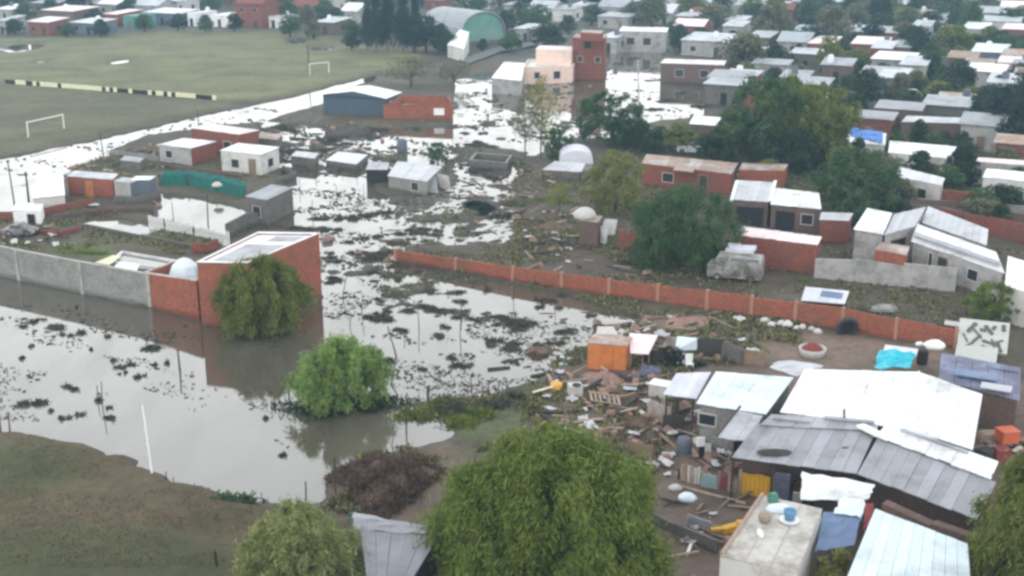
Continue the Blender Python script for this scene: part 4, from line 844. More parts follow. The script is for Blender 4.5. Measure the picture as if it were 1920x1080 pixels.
def sack(label, px, py, wpx, m='white_dirty', z=None, group=None, asp=.7, h=.5, name='sack'):
    p = P(px, py); p.z = ground_z(p) if z is None else z; wd = wpx / pxm(py) / 2; r = random.Random(px)
    mb = MB().lathe(p - Vector((0, 0, .05)), [(wd * .75, 0), (wd, wd * h * .5), (wd * .85, wd * h), (wd * .45, wd * h * 1.5), (wd * .1, wd * h * 1.65)], 9, 1, asp)
    mb.v = [(v[0] + r.uniform(-.1, .1) * wd, v[1] + r.uniform(-.1, .1) * wd, v[2]) for v in mb.v]
    return single(name, mb, m, label, 'sack', p, group, True)
sack('white sack beside the right edge of the large willow, upper one', 1265, 926, 28)
sack('pale bag on the dark grey low wall right of the large willow', 1287, 966, 38, 'tarp_white', .85)
single('yellow_plastic', MB().box(P(1372, 990, .6), (.9, .35, .3), .3, (.1, 0)).box(P(1347, 992, .6), (.7, .2, .12), .1).lathe(P(1388, 985, .7), [(.18, 0), (.2, .2), (.1, .25)], 10), 'yellow_paint', 'yellow plastic toy digger lying by the concrete slab house', 'toy', P(1368, 992, .45))
for x, y, ln, an_, m, lb in ((1275, 1040, 1.7, .1, 'wood_pale', 'pale plank lying under the dark grey low wall'), (1292, 1030, .9, 1.2, 'white_paint', 'short white post leaning below the dark grey low wall'), (1296, 1100, 1.5, 1.3, 'wood_pale', 'pale plank near the bottom edge beside the willow')):
    p = P(x, y, .3); single('plank', MB().box(p, (ln, .14, .05), an_, (.15, 0)), m, lb, 'plank', p)
# white and dark laundry on a stand
c = P(1316, 868)
t = thing('laundry_stand', 'stand hung with white and dark laundry at the porch left end', 'laundry', c)
MB().tube([c, c + Vector((0, 0, 1.5))], .04, 6).tube([c + Vector((-.35, 0, 1.4)), c + Vector((.45, 0, 1.15))], .03, 6).build('stand', 'wood_dark', t)
MB().box(c + Vector((-.12, -.05, 1.25)), (.42, .12, .5), .2).build('white_shirt', 'white_paint', t); MB().box(c + Vector((.27, -.05, .9)), (.32, .1, .55), -.1).build('white_towel', 'white_dirty', t); MB().box(c + Vector((-.05, -.04, .65)), (.3, .1, .6)).build('dark_trousers', 'black', t)
c = P(1282, 855); single('water_barrel', MB().lathe(c, [(.36, 0), (.4, .3), (.4, .75), (.36, 1.05), (.3, 1.06)], 14), 'slate_panel', 'dark blue barrel near the laundry stand', 'barrel', c, smooth=True)
# patched dark purple roof, aqua tarp, mattress and bits at the upper right corner of the house
block('patched_roof_hut', 'hut with patched dark purple grey tarp roof behind the big white roof', 'hut', [(1760, 712, 2.4), (1912, 752, 2.4), (1914, 690, 2.7), (1765, 662, 2.7)], 'brick_dark', 'tarp_purple', over=.2, n=5)
for (x, y, wx, wy, m, lb) in ((1830, 702, 2.3, 1.0, 'tarp_slate', 'slate blue patch sheet in the middle of the purple roof'), (1868, 726, 1.6, .8, 'tin_mid', 'grey patch sheet near the front of the purple roof'), (1885, 690, 1.4, .7, 'tarp_purple', 'dull patch sheet at the back of the purple roof')):
    p = P(x, y, 2.72); single('patch_sheet', MB().box(p, (wx, wy, .05), GA, (0, .06)), m, lb, 'sheet', p)
tarp('aqua_tarp', 'bright turquoise tarp draped behind the big white roof', [(1640, 690, 1.6), (1706, 690, 1.7), (1716, 664, 1.9), (1650, 652, 1.7)], 'tarp_aqua', 14, 7, .3)
board('grey white sheet lying along the turquoise tarp', [(1655, 660, 1.5), (1718, 668, 1.6), (1722, 654, 1.8), (1660, 646, 1.7)], .04, 'tin_lilac', 'metal_sheet', 'sheet')
single('black_drum', MB().lathe(P(1728, 682, .4), [(.33, 0), (.36, .3), (.36, .8), (.3, .95)], 12), 'black', 'black drum between turquoise tarp and white bundle', 'drum', P(1728, 682, .4))
sack('white bundle at the back ridge corner of the big white roof', 1745, 708, 42, 'white_paint', 2.0)
sack('small white bundle left of the back ridge corner', 1718, 702, 18, 'white_paint', 2.0, asp=.5)
c = P(1842, 672)
t = thing('leaning_mattress', 'pale mattress with dark floral print leaning at the end of the brick wall', 'mattress', c)
q = pos([(1794, 652, .55), (1888, 664, .55), (1894, 606, 2.0), (1800, 596, 2.0)]); nn = (q[1] - q[0]).cross(q[3] - q[0]).normalized()
MB().hexa([p - nn * .25 for p in q], q).build('cover', 'mattress', t)
r = random.Random(5); mb = MB()
for k in range(16):
    u, v = r.uniform(.1, .9), r.uniform(.12, .9); cc = lerp(lerp(q[0], q[1], u), lerp(q[3], q[2], u), v) + nn * .006; ex, ey = (q[1] - q[0]).normalized(), (q[3] - q[0]).normalized(); ra, rb, ro = r.uniform(.2, .55), r.uniform(.1, .24), r.uniform(0, 3)
    vs = []
    for i in range(9):
        th = 2 * pi * i / 9; x, y = ra * cos(th), rb * sin(th) * (1 + .5 * cos(2 * th)); vs.append(cc + ex * (x * cos(ro) - y * sin(ro)) + ey * (x * sin(ro) + y * cos(ro)) + nn * .004 * k)
    mb.add(vs, [tuple(range(9))])
mb.build('print', 'mattress_print', t)
q = pos([(1790, 672, .3), (1868, 680, .3), (1872, 652, .9), (1794, 646, .9)]); single('cushion_roll', MB().hexa([p - Vector((0, -.1, .35)) for p in q], q), 'mattress', 'cream padded roll lying below the printed mattress', 'cushion', sum(q, Vector()) / 4)
board('pale board lying at the right end of the brick wall', [(1770, 608, .6), (1798, 612, .6), (1800, 604, .8), (1772, 600, .8)], .1, 'white_dirty')
c = P(1884, 848); single('orange_crate', MB().box(c + Vector((0, 0, .95)), (.95, .8, .55), .2).box(c + Vector((0, 0, 1.3)), (1.02, .86, .12), .2), 'orange_plastic', 'orange plastic crate on dark junk right of the big white roof', 'crate', c + Vector((0, 0, .6)))
for k, (x, y, m, lb) in enumerate(((1852, 835, 'wood_pale', 'pale box beside the orange crate'), (1872, 866, 'red_cloth', 'dark red bundle below the orange crate'), (1846, 868, 'wood_dark', 'dark wooden box at the right end of the white roof'))):
    c = P(x, y); single('junk_box', MB().box(c + Vector((0, 0, .35)), (1.0, .8, .7), .3 * k).box(c + Vector((.05, 0, .74)), (.9, .7, .08), .3 * k + .1), m, lb, 'box', c)
# patched stall roof, boat, sacks, tyre
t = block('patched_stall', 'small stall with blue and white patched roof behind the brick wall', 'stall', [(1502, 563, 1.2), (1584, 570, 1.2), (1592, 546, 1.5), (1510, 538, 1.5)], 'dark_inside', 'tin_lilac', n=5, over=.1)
p = P(1560, 552, 1.47); single('patch_sheet', MB().box(p, (1.5, .7, .03), GA, (0, .25)), 'tarp_slate', 'blue patch sheet on the patched stall roof', 'sheet', p)
c = P(1657, 594); single('upturned_boat', MB().lathe(c + Vector((0, 0, .5)), [(.95, 0), (.9, .22), (.6, .38), (.2, .43)], 14, 1.05, .5).tube([c + Vector((-.7, 0, 0)), c + Vector((-.7, 0, .55))], .06).tube([c + Vector((.7, 0, 0)), c + Vector((.7, 0, .55))], .06), 'car_grey', 'grey upturned boat hull on trestles behind the brick wall', 'boat', c, smooth=False)
xs = [1434, 1447, 1464, 1476, 1493, 1504, 1521, 1533]
for i, x in enumerate(xs): sack('white sack in the row at the foot of the brick wall', x, 612 + (x - 1436) * .16 + R.uniform(-3, 3), R.uniform(13, 22), 'render_pale', group='white sacks lying in a row by the brick wall', h=R.uniform(.6, .9), asp=R.uniform(.5, 1))
c = P(1589, 636); tyre = MB(); K = 18
tyre.tube([c + Vector((.62 * cos(2 * pi * i / K), .25 - .12 * sin(2 * pi * i / K), .72 + .66 * sin(2 * pi * i / K))) for i in range(K + 1)], .17, 8, False)
t = thing('tractor_tyre', 'big dark tyre leaning against the long brick wall', 'tyre', c); tyre.build('tread', 'rubber', t, True); MB().lathe(c + Vector((0, .2, .72)), [(.5, -.02), (.5, .02)], 16, 1, .1).v
d_ = MB(); d_.add([c + Vector((.5 * cos(2 * pi * i / 16), .27 - .09 * sin(2 * pi * i / 16), .72 + .54 * sin(2 * pi * i / 16))) for i in range(16)], [tuple(range(16))]); d_.build('rim', 'black', t)
c = P(1522, 672)
t = thing('rubbish_tub', 'white tub heaped with red rubbish behind the big white roof', 'tub', c)
MB().lathe(c, [(.62, 0), (.8, .4), (.9, .75), (.8, .75), (.72, .5)], 14).build('tub', 'white_dirty', t, True); MB().lathe(c + Vector((0, 0, .5)), [(.72, 0), (.6, .3), (.35, .5), (.1, .6)], 9).build('rubbish', 'red_cloth', t)

# ------------------------------------------------------------------ vehicles
def car(name, label, px, py, L_, W_, H_, yaw, m, van=False, group=None, z=None):
    b = P(px, py); b.z = ground_z(b) if z is None else z; t = thing(name, label, 'van' if van else 'car', b, group); t.rotation_euler = (0, 0, yaw)
    if van: prof = [(-.5, .16, .80, .80), (-.48, .14, .82, .97), (0.1, .14, .82, 1.0), (.32, .14, .80, .98), (.42, .14, .70, .70), (.5, .17, .62, .62)]
    else: prof = [(-.5, .20, .60, .60), (-.46, .16, .66, .66), (-.36, .15, .66, .68), (-.22, .15, .66, .98), (.08, .15, .65, 1.0), (.24, .15, .63, .66), (.46, .16, .52, .52), (.5, .22, .46, .46)]
    vs = []; fs = []
    for x, z0, z1, z2 in prof:
        w0, w1, w2 = W_ / 2 * .96, W_ / 2, W_ / 2 * (.78 if z2 > z1 + .05 else .9)
        vs += [(x * L_, -w0, z0 * H_), (x * L_, -w1, (z0 + z1) / 2 * H_), (x * L_, -w1 * .97, z1 * H_), (x * L_, -w2, z2 * H_), (x * L_, w2, z2 * H_), (x * L_, w1 * .97, z1 * H_), (x * L_, w1, (z0 + z1) / 2 * H_), (x * L_, w0, z0 * H_)]
    for i in range(len(prof) - 1):
        for j in range(8): fs.append((i * 8 + j, (i + 1) * 8 + j, (i + 1) * 8 + (j + 1) % 8, i * 8 + (j + 1) % 8))
    fs += [tuple(range(8)), tuple(range((len(prof) - 1) * 8, len(prof) * 8))[::-1]]
    def part(nm, mb, mm, par=t, sm=False):
        o = mb.build(nm, mm, None, sm, origin=(0, 0, 0)); o.parent = par; return o
    part('body', MB().add(vs, fs), m)
    for sx in (-.31, .31):
        for sy in (-1, 1):
            wl = part('wheel', MB().tube([(sx * L_, sy * (W_ / 2 - .16), .31), (sx * L_, sy * (W_ / 2 + .02), .31)], .31, 14), 'rubber')
            part('rim', MB().tube([(sx * L_, sy * (W_ / 2 + .021), .31), (sx * L_, sy * (W_ / 2 + .03), .31)], .17, 10), 'car_grey', wl)
    if van: win = [(-.44, -.2), (-.17, .08), (.11, .3)]; zz = (.84, .95)
    else: win = [(-.24, -.09), (-.07, .09)]; zz = (.70, .92)
    for sy in (-1, 1):
        for a, b2 in win:
            yb, yt = W_ / 2 * .955 * sy, W_ / 2 * (.83 if van else .82) * sy
            part('window', MB().hexa([(a * L_, yb, zz[0] * H_), (b2 * L_, yb, zz[0] * H_), (b2 * L_, yb + .03 * sy, zz[0] * H_), (a * L_, yb + .03 * sy, zz[0] * H_)], [(a * L_, yt, zz[1] * H_), (b2 * L_ * .96, yt, zz[1] * H_), (b2 * L_ * .96, yt + .03 * sy, zz[1] * H_), (a * L_, yt + .03 * sy, zz[1] * H_)]), 'glass_dark')
        part('headlight', MB().box((.5 * L_, sy * W_ * .33, .38 * H_), (.05, .22, .14)), 'white_paint')
    if van: x0, x1, za, zb_ = .335, .41, .93, .74
    else: x0, x1, za, zb_ = .1, .225, .96, .68
    part('windscreen', MB().add([(x1 * L_ + .02, -W_ * .42, zb_ * H_ + .02), (x1 * L_ + .02, W_ * .42, zb_ * H_ + .02), (x0 * L_ + .02, W_ * .37, za * H_ + .02), (x0 * L_ + .02, -W_ * .37, za * H_ + .02)], [(0, 1, 2, 3)]), 'glass_dark')
    return t
car('old_van', 'battered grey white van parked in front of the brick shed', 1378, 528, 4.2, 1.9, 2.0, GA + 3.3, 'car_grey', True)
c = P(1384, 520); single('roof_load', MB().box(c + Vector((.1, 0, 2.35)), (2.2, 1.5, .3), GA + .1, (.05, 0)).box(c + Vector((-.4, .1, 2.55)), (1.0, 1.1, .25), GA + .4), 'tin_lilac', 'pale junk tied on top of the battered van', 'load', c + Vector((0, 0, 2.0)))
car('parked_car', 'white car parked left of the house with white barge boards', 1362, 347, 3.4, 1.7, 1.5, GA + .9, 'car_white')
car('parked_car', 'white car parked beneath trees behind the dull red brick row', 1295, 290, 3.3, 1.6, 1.4, GA + .3, 'car_white')
car('parked_car', 'bluish grey car among trees at the far right', 1708, 188, 3.8, 1.7, 1.5, GA + 1.2, 'tin_lilac')
car('wrecked_car', 'rusted pale car wreck behind the grey wall at the left', 40, 446, 2.6, 1.5, 1.1, GA + .5, 'car_grey')

# ------------------------------------------------------------------ field: goals, hoarding fence, poles
def goal(label, a, b_, h):
    A_, B_ = P(*a), P(*b_); t = thing('football_goal', label, 'goal', A_)
    for p in (A_, B_): MB().tube([p, p + Vector((0, 0, h))], .09, 7).build('goal_post', 'goal_white', t)
    MB().tube([A_ + Vector((-.05, -.05, h)), B_ + Vector((.05, .05, h))], .08, 7).build('crossbar', 'goal_white', t)
goal('white football goal near the left edge of the field', (54, 262), (121, 246), 2.2)
goal('white football goal far away at the right end of the field', (581, 144), (617, 140), 2.2)
A_, B_ = P(10, 160), P(406, 192); n = 56; t = thing('hoarding_fence', 'low fence of pale yellow and black panels dividing the two pitches', 'fence', A_)
pat = 'kkkyyykkyky' + 'yyyykyyyyyyyyyyykykykkkykkkkykyykykyyyyykkkkykyykykyyk'
for i in range(n):
    p0, p1 = lerp(A_, B_, i / n), lerp(A_, B_, (i + .9) / n); q = Vector((.03, .08, 0)); h = 1.05
    if pat[i % len(pat)] == 'k': h = .95
    up = Vector((0, 0, h)); MB().hexa([p0, p1, p1 + q, p0 + q], [p0 + up, p1 + up, p1 + q + up, p0 + q + up]).build('hoarding_panel', 'pale_yellow' if pat[i % len(pat)] == 'y' else 'black', t)
def pole(label, b, top, rad, m, name='pole', cat='pole', group=None, bend=None):
    p = P(*b); h = height_to(p, top[1]); lo = P(top[0], top[1], h); pts = [p - Vector((0, 0, .4))] + ([P(*bend)] if bend else []) + [lo]
    return single(name, MB().tube(pts, [rad] * (len(pts) - 1) + [rad * .7], 7), m, label, cat, p, group)
pole('tall white pole leaning at the edge of the front bank', (287, 899), (267, 760), .055, 'white_paint')
pole('thin dark pole at the field corner of the flooded street', (196, 302), (187, 248), .07, 'wood_dark')
pole('dark pole on the strip of flood by the slate barn side', (372, 230), (370, 205), .07, 'wood_dark')
pole('tall dark lamp pole at the far side of the field', (579, 142), (577, 84), .12, 'wood_dark')
pole('pale slender pole at the upper flood right of the red tower', (1198, 200), (1196, 112), .12, 'concrete')
pole('pale slender pole before the dark tree at far right', (1706, 108), (1711, 62), .12, 'concrete')
pole('dark pole standing in the flooded courtyard', (390, 422), (388, 365), .07, 'wood_dark')
pole('dark stick in the courtyard left of the pole', (325, 405), (322, 378), .04, 'wood_dark')
pole('dark leaning pole in the flood at far left', (28, 388), (14, 300), .08, 'wood_dark')
pole('dark thick stake beside the flooded white house', (54, 378), (48, 322), .12, 'wood_dark')
pole('bent thin trunk rising from the flood by the bright willow', (730, 728), (727, 612), .055, 'wood_dark', 'bent_trunk', 'trunk', None, (743, 668, 1.3))
pole('broken thin stick leaning near the corner of the brick house', (640, 558), (650, 515), .04, 'wood_dark', 'stick', 'stick')
pole('dark stake alone in the foreground flood', (338, 697), (333, 655), .07, 'wood_dark', 'stake', 'stake')
pole('brown post cut by the left picture edge', (-2, 815), (-6, 762), .16, 'brick_dull', 'post', 'post')
pole('thin dark stake by the left edge of the front bank', (19, 815), (15, 772), .05, 'wood_dark', 'stake', 'stake')
pole('dark stump in the flood before the reeds', (803, 752), (802, 729), .1, 'wood_dark', 'stump', 'stump')
pole('tall dark fence post at the left tip of the brush heap', (629, 935), (627, 858), .06, 'wood_dark', 'fence_post', 'post')
pole('dark fence post above the pale green bush', (574, 952), (573, 903), .05, 'wood_dark', 'fence_post', 'post')
pole('black fence post at the bottom left of the bush', (410, 1085), (403, 1033), .07, 'black', 'fence_post', 'post')
pole('dark fence post in the water left of the reeds', (762, 812), (761, 756), .05, 'wood_dark', 'fence_post', 'post')
pole('dark stake left of the bright willow bush', (541, 735), (540, 697), .06, 'wood_dark', 'stake', 'stake')
for x, y, h in ((192, 765, 50), (182, 752, 30), (678, 590, 40), (786, 617, 45), (862, 630, 46), (866, 590, 30), (630, 372, 24), (562, 352, 28), (668, 330, 18), (583, 400, 26), (682, 366, 20), (712, 376, 14), (905, 745, 30), (918, 748, 34), (884, 742, 38), (935, 745, 30), (325, 915, 20), (310, 908, 24), (365, 928, 22),
                (950, 745, 36), (620, 640, 18), (655, 612, 22), (760, 640, 14), (510, 262, 18), (545, 238, 16), (585, 212, 14), (470, 252, 18), (700, 250, 12), (905, 240, 14), (850, 255, 16), (962, 553, 34), (1040, 588, 16), (590, 330, 20), (640, 322, 18)):
    pole('thin dark stick poking out of the flood', (x, y), (x + R.uniform(-3, 3), y - h), .035, 'wood_dark', 'stick', 'stick', 'sticks poking out of the flood water')

# ------------------------------------------------------------------ floating weed mats and mud clumps
LAND = [(490, 540, 'corner brick house'), (130, 515, 'grey block wall'), (640, 690, 'bright willow'), (730, 890, 'brush heap'), (270, 840, 'white leaning pole'), (770, 480, 'left end of the brick wall'), (1000, 535, 'left half of the brick wall'), (1140, 650, 'orange shack'), (780, 330, 'patched roof shack'), (754, 270, 'round water tank'), (680, 190, 'slate barn'), (800, 205, 'brick workshop'),
        (470, 300, 'small white house'), (505, 390, 'dark block house'), (1030, 120, 'pinkish house'), (1105, 100, 'red brick tower'), (1145, 220, 'tree at the upper flood'), (1080, 290, 'white rounded shelter'), (895, 380, 'dark round bush'), (730, 660, 'bent thin trunk'), (890, 50, 'green hall'), (735, 60, 'tall pines'), (470, 35, 'big reddish house'), (200, 40, 'slate shed across the field'), (1300, 110, 'long dark brown house'),
        (1205, 55, 'long grey block'), (1465, 220, 'large olive trio'), (1640, 100, 'bright red box house'), (1630, 250, 'blue tarp'), (1710, 85, 'pale slender pole'), (1885, 220, 'dark trees by the brown house'), (1785, 80, 'broad olive tree'), (1650, 30, 'tall dark conifer'), (1860, 40, 'cluster of pale roofs'), (1320, 20, 'farthest pale roofs'), (1500, 30, 'farthest row of trees'), (1050, 35, 'gabled house past the tower'), (60, 60, 'brick house past the field')]
def near(px, py):
    d, lx, ly, nm = min(((px - a) ** 2 + (2.2 * (py - b2)) ** 2, a, b2, n_) for a, b2, n_ in LAND); dx, dy = px - lx, (py - ly) * 2.2
    return ('to the left of the ' if dx < 0 else 'to the right of the ') + nm if abs(dx) > abs(dy) else ('behind the ' if dy < 0 else 'in front of the ') + nm
def weed(px, py, wpx, hpx=None, m=G_WEED, dens=1.0, label=None, group='drowned weed clumps in the flood', name='weed_clump', tall=.2, mound=True):
    p = P(px, py); wd = wpx / pxm(py); g = np.random.default_rng(int(px * 7 + py)); dp = (hpx or wpx * .28) / pxm(py) * 2.8
    label = label or ('small' if wpx < 20 else 'wide' if wpx > 42 else 'middling') + ' dark weed clump ' + near(px, py)
    t = thing(name, label, 'weeds', p, group); k = 1 if not mound else int(g.integers(3, 7)); LC, LD, LL = [], [], []; pr = MB()
    for b_ in range(k):
        f = 1 if k == 1 else g.uniform(.25, .62); ox, oy = (0, 0) if k == 1 else (g.uniform(-.42, .42) * wd, g.uniform(-.4, .4) * dp); w1, d1 = wd * f, dp * f * g.uniform(.7, 1.2)
        n = min(int(200 * dens * max(.25, w1) * max(.3, d1)), 2200); s1 = g.uniform(0, 6); a = g.uniform(0, 2 * pi, n); rag = 1 + .3 * np.sin(a * 2 + s1) + .26 * np.sin(a * 5 + s1 * 2) + .2 * np.sin(a * 9 + s1 * 3); r = g.uniform(0, 1, n) ** .6 * g.choice([1, 1, 1, 1.35], n)
        x, y = ox + r * rag * w1 / 2 * np.cos(a), oy + r * rag * d1 / 2 * np.sin(a); h = tall * g.uniform(.2, 1.2, n) * np.clip(1.2 - r * .85, .1, 2)
        d = unit(np.stack([g.normal(size=n), g.normal(size=n), np.abs(g.normal(size=n)) * .6 + .05], 1)); ln = g.uniform(.08, .26, n) * (1 + tall)
        LC.append(np.stack([x, y, np.abs(d[:, 2]) * ln * .4 + h * .35], 1)); LD.append(d); LL.append(ln)
        if mound:
            K = 24; f_ = lambda q: 1 + .30 * sin(2 * q + s1) + .26 * sin(5 * q + 2 * s1) + .2 * sin(9 * q + 3 * s1); vs = [(ox + w1 * .5 * f_(q) * cos(q) * s_, oy + d1 * .5 * f_(q) * sin(q) * s_, z) for s_, z in ((1.05, -.05), (.85, .012), (.5, .045)) for q in [2 * pi * i / K for i in range(K)]]
            pr.add(vs, [(i * K + j, i * K + (j + 1) % K, (i + 1) * K + (j + 1) % K, (i + 1) * K + j) for i in range(2) for j in range(K)] + [tuple(range(2 * K, 3 * K))])
    LL = np.concatenate(LL); o = quads_obj('leaves', np.concatenate(LC), np.concatenate(LD), LL, LL * .2, m, t, seed=int(px)); o['kind'] = 'stuff'
    if mound: o = pr.build('mud', 'weed', None, True, origin=(0, 0, 0)); o.parent = t; o.location = (0, 0, 0); o['kind'] = 'stuff'
for x, y, wd in ((70, 602, 26), (92, 614, 44), (42, 613, 16), (125, 627, 28), (150, 624, 24), (200, 632, 17), (130, 728, 34), (62, 755, 48), (147, 777, 28), (120, 785, 20), (225, 690, 22), (246, 684, 16), (232, 700, 18), (262, 706, 26), (288, 653, 44), (290, 685, 12), (312, 682, 10),
                 (212, 676, 14), (182, 752, 18), (205, 765, 16), (95, 770, 16), (205, 785, 26), (60, 650, 12), (40, 672, 10), (175, 655, 10),
                 (710, 562, 46), (716, 590, 26), (722, 600, 50), (690, 596, 22), (770, 583, 30), (815, 582, 36), (862, 584, 30), (765, 436, 48), (802, 439, 38), (772, 449, 18), (672, 449, 22), (655, 454, 14), (880, 437, 40), (862, 430, 20), (690, 482, 82), (730, 474, 50),
                 (620, 430, 40), (616, 448, 30), (618, 475, 20), (622, 530, 30), (746, 515, 28), (850, 550, 34), (805, 545, 22), (940, 650, 62), (925, 640, 40), (985, 612, 60), (1025, 645, 62), (965, 602, 70), (1060, 620, 40), (900, 600, 40), (1010, 575, 22), (1110, 592, 20), (655, 700, 20),
                 (740, 500, 24), (690, 512, 24), (705, 512, 18), (655, 410, 50), (600, 412, 40), (560, 430, 60), (870, 688, 12), (792, 692, 16), (500, 785, 10), (530, 855, 12), (650, 270, 26), (700, 262, 20), (560, 262, 30), (620, 282, 36), (590, 292, 50), (640, 300, 60), (545, 305, 30), (900, 322, 40), (925, 335, 40), (940, 260, 16), (905, 250, 20), (500, 245, 40), (530, 225, 30),
                 (900, 175, 26), (925, 190, 22), (885, 200, 18), (1120, 205, 30), (1250, 190, 36), (1275, 175, 26), (1230, 205, 30), (1300, 200, 40), (1160, 120, 20), (1190, 110, 26), (1215, 128, 22)):
    weed(x, y, wd)
weed(898, 395, 54, 26, G_BLUE, 3.5, 'dark blue grey round bush standing in the flood, largest of the drowned bushes', None, 'drowned_bush', .9)
weed(950, 405, 50, 24, G_WEED, 2.2, 'dark bush at the muddy shore left of the yellow green tree', None, 'drowned_bush', .6)
weed(645, 762, 215, 22, G_DARK, 1.6, 'dark undergrowth at the foot of the bright green willow', None, 'undergrowth', 1.0, False)
weed(432, 945, 95, 16, G_DEEP, 1.0, 'dark reeds on the shore of the front bank', None, 'reed_bed', .9, False)
for x, y, wd, m, h in ((790, 778, 70, G_OLIVE, .5), (850, 770, 70, G_WEED, .6), (870, 795, 70, G_OLIVE, .6), (900, 780, 60, G_MID, .7), (930, 762, 60, G_WEED, .6), (820, 760, 30, G_MID, .5), (965, 745, 40, G_WEED, .5), (380, 925, 30, G_DARK, .5), (1380, 668, 70, G_OLIVE, .7), (1340, 655, 50, G_OLIVE, .7), (1410, 660, 50, G_OLIVE, .6), (1300, 690, 60, G_DARK, .8), (1255, 668, 40, G_DARK, .9), (150, 478, 60, G_MID, .5), (185, 480, 40, G_MID, .6), (125, 470, 40, G_OLIVE, .4), (1500, 530, 50, G_OLIVE, .4), (975, 385, 60, G_GREY, .8), (1040, 380, 60, G_OLIVE, .8), (1010, 420, 70, G_WEED, .5), (1060, 440, 50, G_OLIVE, .5), (990, 470, 60, G_WEED, .4), (1180, 500, 60, G_WEED, .5), (560, 285, 60, G_WEED, .5), (620, 262, 50, G_WEED, .4), (660, 292, 50, G_WEED, .5), (270, 290, 70, G_WEED, .6), (240, 306, 50, G_DARK, .6), (330, 335, 60, G_OLIVE, .5), (400, 325, 40, G_OLIVE, .4), (530, 240, 50, G_WEED, .5)):
    weed(x, y, wd, None, m, 1.6, 'tuft of tall grass ' + near(x, y), 'tall grass tufts on muddy ground', 'grass_tuft', h, False)
for k in range(70):
    x, y = R.choice([(R.uniform(610, 960), R.uniform(390, 600)), (R.uniform(480, 960), R.uniform(228, 325)), (R.uniform(690, 1080), R.uniform(540, 690))])
    if ground_z(P(x, y)) < .05: weed(x, y, R.uniform(14, 46), None, R.choice([G_WEED, G_WEED, G_DRY]))
# thin floating litter and scum drifting on the water
g = np.random.default_rng(31); q = []
for x0, y0, x1, y1, n in ((-20, 570, 330, 790, 2600), (330, 600, 620, 900, 700), (600, 400, 1200, 780, 12000), (480, 225, 980, 420, 9000), (860, 90, 1345, 260, 4000), (0, 170, 600, 330, 2500)):
    for a, b_ in zip(g.uniform(x0, x1, n), g.uniform(y0, y1, n)):
        p = P(a, b_)
        if ground_z(p) < -.02: q.append((p.x, p.y))
q = np.array(q); rx, ry = q[:, 0] * .88 - q[:, 1] * .47, q[:, 0] * .47 + q[:, 1] * .88; nz_ = fbm(rx * .16, ry * .42, 55, 5); q = q[nz_ > .57]; n = len(q)
d = unit(np.stack([g.normal(size=n), g.normal(size=n), g.normal(size=n) * .08], 1)); ln = g.uniform(.06, .34, n) * np.clip(q[:, 1] / 80, .8, 2)
me_ = quads_obj('floating_litter', np.concatenate([q, g.uniform(.015, .05, (n, 1))], 1), d, ln, ln * .4, G_WEED, None, seed=12); tag(me_, 'thin drifts of dark litter floating on the flood water', 'litter', None, 'stuff')
# brown brush heap
p = P(725, 915); g = np.random.default_rng(5); t = thing('brush_heap', 'large heap of dry brown brush on the bank beside the willow', 'brush heap', p); n = 5200
wdt, dpt_ = 205 / pxm(915), 7.5; r = np.sqrt(g.uniform(0, 1, n)); a = g.uniform(0, 2 * pi, n); rag = 1 + .15 * np.sin(a * 3) + .1 * np.sin(a * 7)
x, y = r * rag * wdt / 2 * np.cos(a), r * rag * dpt_ / 2 * np.sin(a); hh = 1.0 * (1 - r ** 2) * (1 + .25 * np.sin(x * 2.3) * np.sin(y * 1.9)) + .05
d = unit(np.stack([g.normal(size=n), g.normal(size=n), np.abs(g.normal(size=n)) * .9], 1)); o = quads_obj('twigs', np.stack([x, y, hh * g.uniform(.75, 1.12, n)], 1), d, g.uniform(.25, .7, n), g.uniform(.03, .10, n), G_DRY, t, seed=3); o['kind'] = 'stuff'
K, vs, fs = 22, [], []
for s_, z in ((1, -.2), (.9, .18), (.7, .5), (.4, .82), (.12, .95)):
    for i in range(K):
        q = 2 * pi * i / K; f = (1 + .15 * sin(3 * q) + .1 * sin(7 * q)) * s_; vs.append((wdt / 2 * f * cos(q), dpt_ / 2 * f * sin(q), z + .08 * sin(5 * q + s_ * 9)))
for i in range(4):
    for j in range(K): fs.append((i * K + j, i * K + (j + 1) % K, (i + 1) * K + (j + 1) % K, (i + 1) * K + j))
fs.append(tuple(range(4 * K, 5 * K))); o = MB().add(vs, fs).build('mound', 'dry_brush', None, True, origin=(0, 0, 0)); o.parent = t; o.location = (0, 0, 0)
# short grass of the front bank
g = np.random.default_rng(8); px_ = g.uniform(-60, 640, 14000); py_ = g.uniform(815, 1085, 14000); pts = [P(a, b2) for a, b2 in zip(px_, py_)]
zz = np.array([ground_z(p) for p in pts]); xy = np.array([(p.x, p.y) for p in pts]); nz_ = fbm(xy[:, 0] * .35, xy[:, 1] * .35, 77, 3); k = (zz > .12) & (nz_ > .38); xy, zz = xy[k], zz[k]; n = len(zz); h = g.uniform(.03, .09, n)
o = quads_obj('bank_grass', np.stack([xy[:, 0], xy[:, 1], zz + h * .35], 1), unit(np.stack([g.normal(size=n) * .6, g.normal(size=n) * .6, np.ones(n)], 1)), h, h * .8, G_GRASS, None, seed=9)
tag(o, 'short patchy grass on the bank in the lower left corner', 'grass', None, 'stuff')

